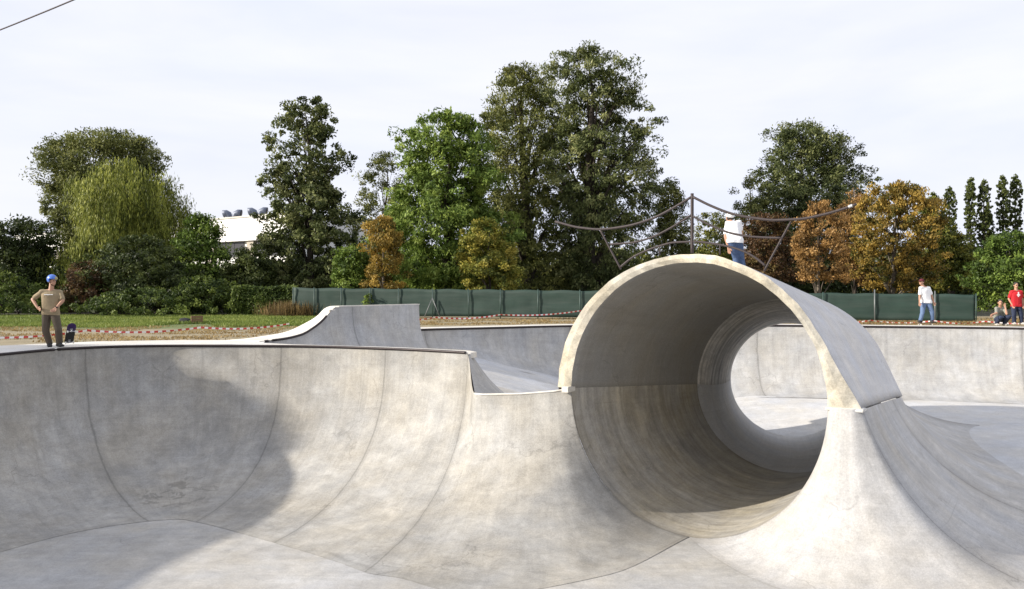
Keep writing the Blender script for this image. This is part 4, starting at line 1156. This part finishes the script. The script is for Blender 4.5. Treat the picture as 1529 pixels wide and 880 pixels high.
    if hat == 'helmet':
        bm = bmesh.new(); bmesh.ops.create_uvsphere(bm, u_segments=28, v_segments=18, radius=1, matrix=Matrix.Translation(H(0, -0.01, 0.045)) @ hr.to_4x4() @ Matrix.Diagonal((0.108, 0.13, 0.118, 1)))
        lo = [v for v in bm.verts if (hr.transposed() @ (v.co - hd)).z < 0.012 + (-0.045 if (hr.transposed() @ (v.co - hd)).y < 0.02 else 0.02)]
        bmesh.ops.delete(bm, geom=lo, context='VERTS')
        o = from_bm('helmet', bm, mats['hat'], root, True)
        o.modifiers.new('t', 'SOLIDIFY').thickness = 0.014
        bm = bmesh.new()
        for s in (-1, 1): tube(bm, [H(s * 0.088, 0.01, -0.01), H(s * 0.068, 0.03, -0.08), H(0, 0.045, -0.122)], 0.007, 6)
        from_bm('chin_strap', bm, M['black'], root, True)
    if hat == 'cap':
        bm = bmesh.new(); bmesh.ops.create_uvsphere(bm, u_segments=24, v_segments=16, radius=1, matrix=Matrix.Translation(H(0, -0.012, 0.05)) @ hr.to_4x4() @ Matrix.Diagonal((0.092, 0.108, 0.095, 1)))
        lo = [v for v in bm.verts if (hr.transposed() @ (v.co - hd)).z < 0.028]
        bmesh.ops.delete(bm, geom=lo, context='VERTS')
        o = from_bm('cap', bm, mats['hat'], root, True); o.modifiers.new('t', 'SOLIDIFY').thickness = 0.008
        bm = bmesh.new()
        vv = [[bm.verts.new(H(0.075 * math.sin(a), 0.075 + 0.0 * r + (0.02 + 0.085 * r) * math.cos(a), 0.036 - 0.012 * r - 0.02 * abs(math.sin(a)))) for a in np.linspace(-1.35, 1.35, 9)] for r in (0, 0.5, 1)]
        for i in range(2):
            for j in range(8): bm.faces.new((vv[i][j], vv[i][j + 1], vv[i + 1][j + 1], vv[i + 1][j]))
        o2 = from_bm('peak', bm, mats['hat'], root, True); o2.modifiers.new('t', 'SOLIDIFY').thickness = 0.008
        o2.parent = o
    return root, H, J
def patch(name, root, quadlist, mat, off=0.004):
    """small raised shapes that lie on a shirt: (centre, right, up, w, h)"""
    bm = bmesh.new()
    for c, rt, up, w, h in quadlist:
        rt, up = Vector(rt).normalized(), Vector(up).normalized(); nr = rt.cross(up)
        rot = Matrix((rt, up, nr)).transposed()
        box(bm, Vector(c), (w, h, 0.008), rot)
    return from_bm(name, bm, mat, root)
def CL(n, c, v=0.15, s=18):
    m = plain(n, c, 0.85, 0, v, s); t = m.node_tree
    b = t.nodes.new('ShaderNodeBump'); b.inputs['Strength'].default_value = 0.8; b.inputs['Distance'].default_value = 0.014
    x = t.nodes.new('ShaderNodeTexNoise'); x.inputs['Scale'].default_value = 9; x.inputs['Detail'].default_value = 4; x.inputs['Distortion'].default_value = 1.2
    y = t.nodes.new('ShaderNodeTexCoord'); t.links.new(y.outputs['Object'], x.inputs['Vector']); t.links.new(x.outputs['Fac'], b.inputs['Height'])
    t.links.new(b.outputs[0], t.nodes['Principled BSDF'].inputs['Normal']); return m
khaki = CL('khaki_cotton', (0.27, 0.21, 0.125)); brown = CL('brown_cotton', (0.085, 0.065, 0.045))
whitec = CL('white_cotton', (0.80, 0.80, 0.80), 0.05); denim = CL('blue_denim', (0.10, 0.155, 0.27), 0.3); ddenim = CL('dark_denim', (0.02, 0.03, 0.065), 0.3)
greyt = CL('grey_cotton', (0.22, 0.225, 0.19)); redc = CL('red_cotton', (0.50, 0.012, 0.02), 0.1); shoeb = CL('dark_shoe', (0.03, 0.03, 0.03)); shoew = CL('pale_shoe', (0.45, 0.42, 0.38))
blueh = plain('blue_helmet_shell', (0.07, 0.17, 0.55), 0.3, 0, 0.08); maroon = CL('maroon_cap', (0.10, 0.012, 0.02))

# man with the blue helmet, hands on hips
s = 60.7
def j(px, py, y=0.0): return ((px - 75) / s, y, (518 - py) / s)
JA = dict(head=j(78, 419.5), neck=j(76, 433), chest=j(76, 442), pelvis=j(76, 467), shL=j(63.5, 436, -0.04), shR=j(88, 436.5, 0.06),
          elL=j(48, 447, 0.02), wrL=j(60, 459.5, -0.12), elR=j(94.5, 449, -0.02), wrR=j(88.5, 459, -0.13), handL=(0.75, -0.3, -0.35), handR=(-0.5, -0.35, -0.55),
          hipL=j(70, 469, 0), hipR=j(82, 469, 0.0), knL=j(70, 494, -0.05), knR=j(89, 493, -0.05), anL=j(72.5, 512.8, 0.05), anR=j(88.5, 512.3, 0.0),
          footL=(0.5, -0.87, 0), footR=(0.8, -0.6, 0))
loc = P(75, 518, 21.4); loc.z = 0.0
A_, HA, JJ = person('man in blue helmet and khaki t-shirt standing on the left rim, hands on hips', loc, JA, R_(112), dict(shirt=khaki, trousers=brown, shoe=shoeb, hat=blueh), 'helmet', hair=True, tuck=False)
patch('shirt_lettering', A_, [(Vector(JJ['chest']) + Vector((x_, -0.14 + 0.06 * abs(x_ - 0.02), 0.035)), (1, 0, 0), (0, 0, 1), 0.021, 0.016) for x_ in np.arange(-0.085, 0.13, 0.027)], whitec)
# helmet trim stripe
bm = bmesh.new()
ell(bm, HA(0.0, 0.10, 0.062), (0.065, 0.026, 0.045))
child(from_bm('helmet_front', bm, CL('tan_pad', (0.34, 0.30, 0.16)), None, True), A_)
bm = bmesh.new(); wr = Vector(JA['wrR']); tube(bm, [wr + Vector((0.012, 0, 0.02)), wr + Vector((0.0, 0, 0.0))], 0.036, 10); child(from_bm('watch', bm, M['black'], None, True), A_)

# skater in a maroon cap on his board
s = 38.8
def j(px, py, y=0.0): return ((px - 1382) / s, y, (487 - py) / s)
JB = dict(head=j(1375.8, 422.6), neck=j(1379.5, 429), chest=j(1381, 436), pelvis=j(1383, 452), shL=j(1373.5, 431.5, -0.05), shR=j(1388, 431.5, 0.05),
          elL=j(1371.8, 443, -0.08), wrL=j(1370.6, 453, -0.14), elR=j(1392, 442.5, 0.05), wrR=j(1393.5, 452, -0.02),
          hipL=j(1378.5, 455), hipR=j(1386.5, 455), knL=j(1375.5, 469, -0.08), knR=j(1390.5, 468, -0.06), anL=j(1374.5, 479.6), anR=j(1391.5, 479.6), footL=(-0.8, -0.6, 0), footR=(-0.3, -0.9, 0))
loc = P(1382, 487, 33.6); loc.z = 0.0
Bp, HB_, JJ = person('man in maroon cap and white t-shirt standing on a skateboard on the far deck', loc, JB, R_(-125), dict(shirt=whitec, trousers=denim, shoe=shoeb, hat=maroon), 'cap', tilt=-0.25, tuck=False)
# crouching man
def j(px, py, y=0.0): return ((px - 1492) / s, y, (487.5 - py) / s)
JC = dict(head=j(1491, 453.5, -0.12), neck=j(1493, 460, -0.02), chest=j(1493.5, 465.5, 0.02), pelvis=j(1495, 478, 0.16), shL=j(1486.5, 462, -0.05), shR=j(1500, 462, 0.03),
          elL=j(1482, 469, -0.28), wrL=j(1473.5, 471, -0.34), elR=j(1496.5, 470, -0.30), wrR=j(1495.3, 460, -0.26), handL=(-0.5, -0.4, -0.6), handR=(-0.05, 0.25, 0.9),
          hipL=j(1491.5, 478.5, 0.14), hipR=j(1498.5, 478.5, 0.14), knL=j(1487.5, 475, -0.30), knR=j(1500.5, 474, -0.28), anL=j(1488, 484.2, -0.02), anR=j(1499.5, 484.2, -0.02), footL=(-0.2, -1, 0), footR=(0.15, -1, 0))
loc = P(1492, 487.5, 33.4); loc.z = 0.0
person('man in grey t-shirt crouching beside the tape at right, one hand at his face', loc, JC, R_(200), dict(shirt=greyt, trousers=ddenim, shoe=shoew), None, True)
# man in red shirt
s = 37.2
def j(px, py, y=0.0): return ((px - 1517) / s, y, (487 - py) / s)
JD = dict(head=j(1517, 429.6), neck=j(1517.3, 436.5), chest=j(1517.5, 443), pelvis=j(1517.5, 459), shL=j(1510.5, 439.5), shR=j(1524.5, 439.3),
          elL=j(1507.8, 449.5, 0.06), wrL=j(1510.5, 458.5, -0.05), elR=j(1527.5, 449.5, 0.06), wrR=j(1526, 459, -0.06),
          hipL=j(1513.8, 461), hipR=j(1521.2, 461), knL=j(1513.5, 473.5, -0.03), knR=j(1523.5, 473.5, -0.03), anL=j(1515, 484, 0.02), anR=j(1526, 484, 0.02), footL=(-0.3, -1, 0), footR=(0.3, -1, 0))
loc = P(1517, 487, 34.3); loc.z = 0.0
Dp, HD, JJ = person('man in red shirt with a white emblem standing at the right edge', loc, JD, R_(182), dict(shirt=redc, trousers=ddenim, shoe=shoew), None, True, tuck=False)
cc_ = Vector(JJ['chest']) + Vector((0, -0.150, -0.02))
patch('shirt_emblem', Dp, [(cc_ + Vector((0, 0, 0.02)), (1, 0, 0), (0, 0, 1), 0.045, 0.19), (cc_ + Vector((0.0, -0.003, 0.0)), (1, 0, 0), (0, 0, 1), 0.115, 0.055)], whitec)
bm = bmesh.new()
for s_ in (-1, 1): ell(bm, HD(s_ * 0.033, 0.096, 0.0), (0.028, 0.008, 0.018))
tube(bm, [HD(-0.03, 0.1, 0.004), HD(0.03, 0.1, 0.004)], 0.005, 6)
child(from_bm('sunglasses', bm, M['black'], None, True), Dp)
# man on top of the pipe
s = 61.9
ZE = 1.63
def j(px, py, y=0.0): return ((px - 1099) / s, y, 1.47 + (HY - py) / s - ZE)
JE = dict(head=j(1094, 323.5, 0.31), neck=j(1096, 331, 0.17), chest=j(1096, 337, 0.09), pelvis=j(1096.5, 360, -0.08), shL=j(1087.5, 333.5, 0.10), shR=j(1105.5, 332, 0.13),
          elL=j(1083.5, 353, 0.02), wrL=j(1087.5, 370, -0.02), elR=j(1109.5, 345, 0.18), wrR=j(1111.2, 356, 0.20), handL=(0.15, -0.1, -1), handR=(0.05, 0.05, -1),
          hipL=j(1092, 361, -0.06), hipR=j(1102, 361, -0.06), knL=j(1101, 386, 0.12), knR=j(1109, 387, 0.16), anL=((-0.02), -0.08, 0.10), anR=(0.20, -0.02, 0.02), footL=(0.15, 1, 0), footR=(0.2, 1, 0))
loc = Vector(((1099 - CX) / F * 21.0, 21.0, ZE))
person('man in white t-shirt and white cap seen from behind on top of the pipe', loc, JE, R_(-12), dict(shirt=whitec, trousers=CL('mid_denim', (0.05, 0.085, 0.17), 0.3), shoe=shoeb, hat=whitec), 'cap', tilt=-0.4, tuck=False)

# ------------------------------------------------------------------ skateboards
gript = plain('griptape', (0.02, 0.02, 0.02), 0.9); woodm = plain('maple_ply', (0.36, 0.24, 0.13), 0.6, 0, 0.15); purple = plain('purple_graphic', (0.035, 0.012, 0.085), 0.45, 0, 0.3, 12)
whl = plain('wheel_urethane', (0.7, 0.68, 0.6), 0.5); trk = plain('truck_metal', (0.45, 0.45, 0.46), 0.35, 0.8)
def skateboard(label, mat4, under):
    r = thing('skateboard', label, 'skateboard'); r.matrix_world = mat4
    nx, ny = 33, 9
    top = np.empty((nx, ny, 3))
    for i in range(nx):
        x_ = -0.4 + 0.8 * i / (nx - 1); e = max(0, abs(x_) - 0.29); z_ = 0.105 + e * 0.42
        hw = 0.1 * math.sqrt(max(0.02, 1 - (max(0, abs(x_) - 0.3) / 0.1005) ** 2))
        for k in range(ny):
            y_ = hw * (-1 + 2 * k / (ny - 1)); top[i, k] = (x_, y_, z_ + 0.006 * (y_ / 0.1) ** 2)
    o = from_me('deck', grid_mesh('deck', top), [gript], r, True)
    o.modifiers.new('t', 'SOLIDIFY').thickness = 0.005
    low = top.copy(); low[:, :, 2] -= 0.0065
    o = from_me('deck_underside', grid_mesh('deck_underside', low), list(under), r, True)
    if len(under) > 1:
        for f in o.data.polygons: f.material_index = 0 if f.center.x > 0.12 else 1
    o.modifiers.new('t', 'SOLIDIFY').thickness = 0.006
    for x_ in (-0.22, 0.22):
        bm = bmesh.new(); box(bm, Vector((x_, 0, 0.088)), (0.08, 0.055, 0.012)); tube(bm, [(x_, -0.1, 0.035), (x_, 0.1, 0.035)], 0.009, 8)
        rcone(bm, (x_, 0, 0.082), (x_, 0, 0.036), 0.022, 0.018)
        t_ = from_bm('truck', bm, trk, r)
        for y_ in (-0.085, 0.085):
            bm = bmesh.new(); tube(bm, [(x_, y_ - 0.016, 0.027), (x_, y_ - 0.013, 0.027), (x_, y_ + 0.013, 0.027), (x_, y_ + 0.016, 0.027)], [0.02, 0.027, 0.027, 0.02], 14)
            child(from_bm('wheel', bm, whl, None, True), t_)
    return r
skateboard('skateboard lying flat under the feet of the man in the maroon cap', Matrix.Translation(Vector(((1382 - CX) / F * 33.6, 33.6, 0.0))) @ Matrix.Rotation(0.12, 4, 'Z') @ Matrix.Diagonal((1.05, 1, 0.9, 1)), (woodm,))
# upright board leaning by the helmeted man
q = P(99, 518, 21.3); q.z = 0.0
ex = Vector((0.40, -0.58, 0.58)).normalized()
ez = Vector((-0.35, 0.5, 0.7)); ez = (ez - ex * ez.dot(ex)).normalized(); ey = ez.cross(ex)
m4 = Matrix((ex, ey, ez)).transposed().to_4x4()
m4.translation = q + Vector((0, 0.1, 0)) + ex * 0.40 - ez * 0.10 + Vector((0, 0, 0.06))
skateboard('upright skateboard with a purple underside leaning beside the helmeted man', m4, (purple, gript))

# ------------------------------------------------------------------ sky, sun, camera
w = bpy.data.worlds.new('World'); SC.world = w; w.use_nodes = True
nt = w.node_tree; bg = nt.nodes['Background']
sky = nt.nodes.new('ShaderNodeTexSky'); sky.sky_type = 'NISHITA'; sky.sun_disc = False
sky.sun_elevation = SUN_EL; sky.sun_rotation = math.atan2(-SUN_H.x, -SUN_H.y) % (2 * math.pi)
sky.air_density = 1.0; sky.dust_density = 2.0; sky.ozone_density = 1.5
tc = nt.nodes.new('ShaderNodeTexCoord')
mp_ = nt.nodes.new('ShaderNodeMapping'); mp_.inputs['Scale'].default_value = (1.0, 1.6, 5.0); nt.links.new(tc.outputs['Generated'], mp_.inputs[0])
nz1 = nt.nodes.new('ShaderNodeTexNoise'); nz1.inputs['Scale'].default_value = 2.2; nz1.inputs['Detail'].default_value = 8; nz1.inputs['Roughness'].default_value = 0.55; nz1.inputs['Distortion'].default_value = 0.6
nt.links.new(mp_.outputs[0], nz1.inputs['Vector'])
mr = nt.nodes.new('ShaderNodeMapRange'); nt.links.new(nz1.outputs['Fac'], mr.inputs['Value'])
for k, v in zip(('From Min', 'From Max', 'To Min', 'To Max'), (0.34, 0.68, 0.88, 0.99)): mr.inputs[k].default_value = v
mx = nt.nodes.new('ShaderNodeMix'); mx.data_type = 'RGBA'
nt.links.new(mr.outputs[0], mx.inputs[0]); nt.links.new(sky.outputs[0], mx.inputs[6]); mx.inputs[7].default_value = (7.9, 8.2, 9.1, 1)
mw = nt.nodes.new('ShaderNodeMix'); mw.data_type = 'RGBA'
nz2 = nt.nodes.new('ShaderNodeTexNoise'); nz2.inputs['Scale'].default_value = 1.6; nz2.inputs['Detail'].default_value = 7; nz2.inputs['Distortion'].default_value = 0.4
nt.links.new(mp_.outputs[0], nz2.inputs['Vector'])
mr2 = nt.nodes.new('ShaderNodeMapRange'); nt.links.new(nz2.outputs['Fac'], mr2.inputs['Value'])
mr2.inputs['From Min'].default_value = 0.36; mr2.inputs['From Max'].default_value = 0.62
nt.links.new(mr2.outputs[0], mw.inputs[0]); mw.inputs[6].default_value = (7.2, 7.55, 8.95, 1); mw.inputs[7].default_value = (8.15, 8.25, 8.85, 1)
nt.links.new(mw.outputs[2], mx.inputs[7])
nt.links.new(mx.outputs[2], bg.inputs[0]); bg.inputs[1].default_value = 0.081

sl = bpy.data.lights.new('sun', 'SUN'); sl.energy = 4.7; sl.angle = R_(1.2); sl.color = (1.0, 0.92, 0.81)
so = link(bpy.data.objects.new('sun', sl))
dirv = Vector((SUN_H.x * math.cos(SUN_EL), SUN_H.y * math.cos(SUN_EL), -math.sin(SUN_EL)))
so.rotation_euler = dirv.to_track_quat('-Z', 'Y').to_euler()

cam = bpy.data.cameras.new('camera'); co = link(bpy.data.objects.new('camera', cam))
co.location = (0, 0, EYE); co.rotation_euler = (R_(90), 0, 0)
cam.sensor_width = 36; cam.lens = F / 1529 * 36; cam.shift_y = -11 / 1529
cam.clip_end = 5000; cam.clip_start = 0.1
SC.camera = co
SC.view_settings.view_transform = 'Standard'; SC.view_settings.look = 'None'; SC.view_settings.exposure = 0.6; SC.view_settings.gamma = 1
SC.view_settings.use_curve_mapping = False
SC.cycles.max_bounces = 6; SC.cycles.diffuse_bounces = 4; SC.cycles.transparent_max_bounces = 4
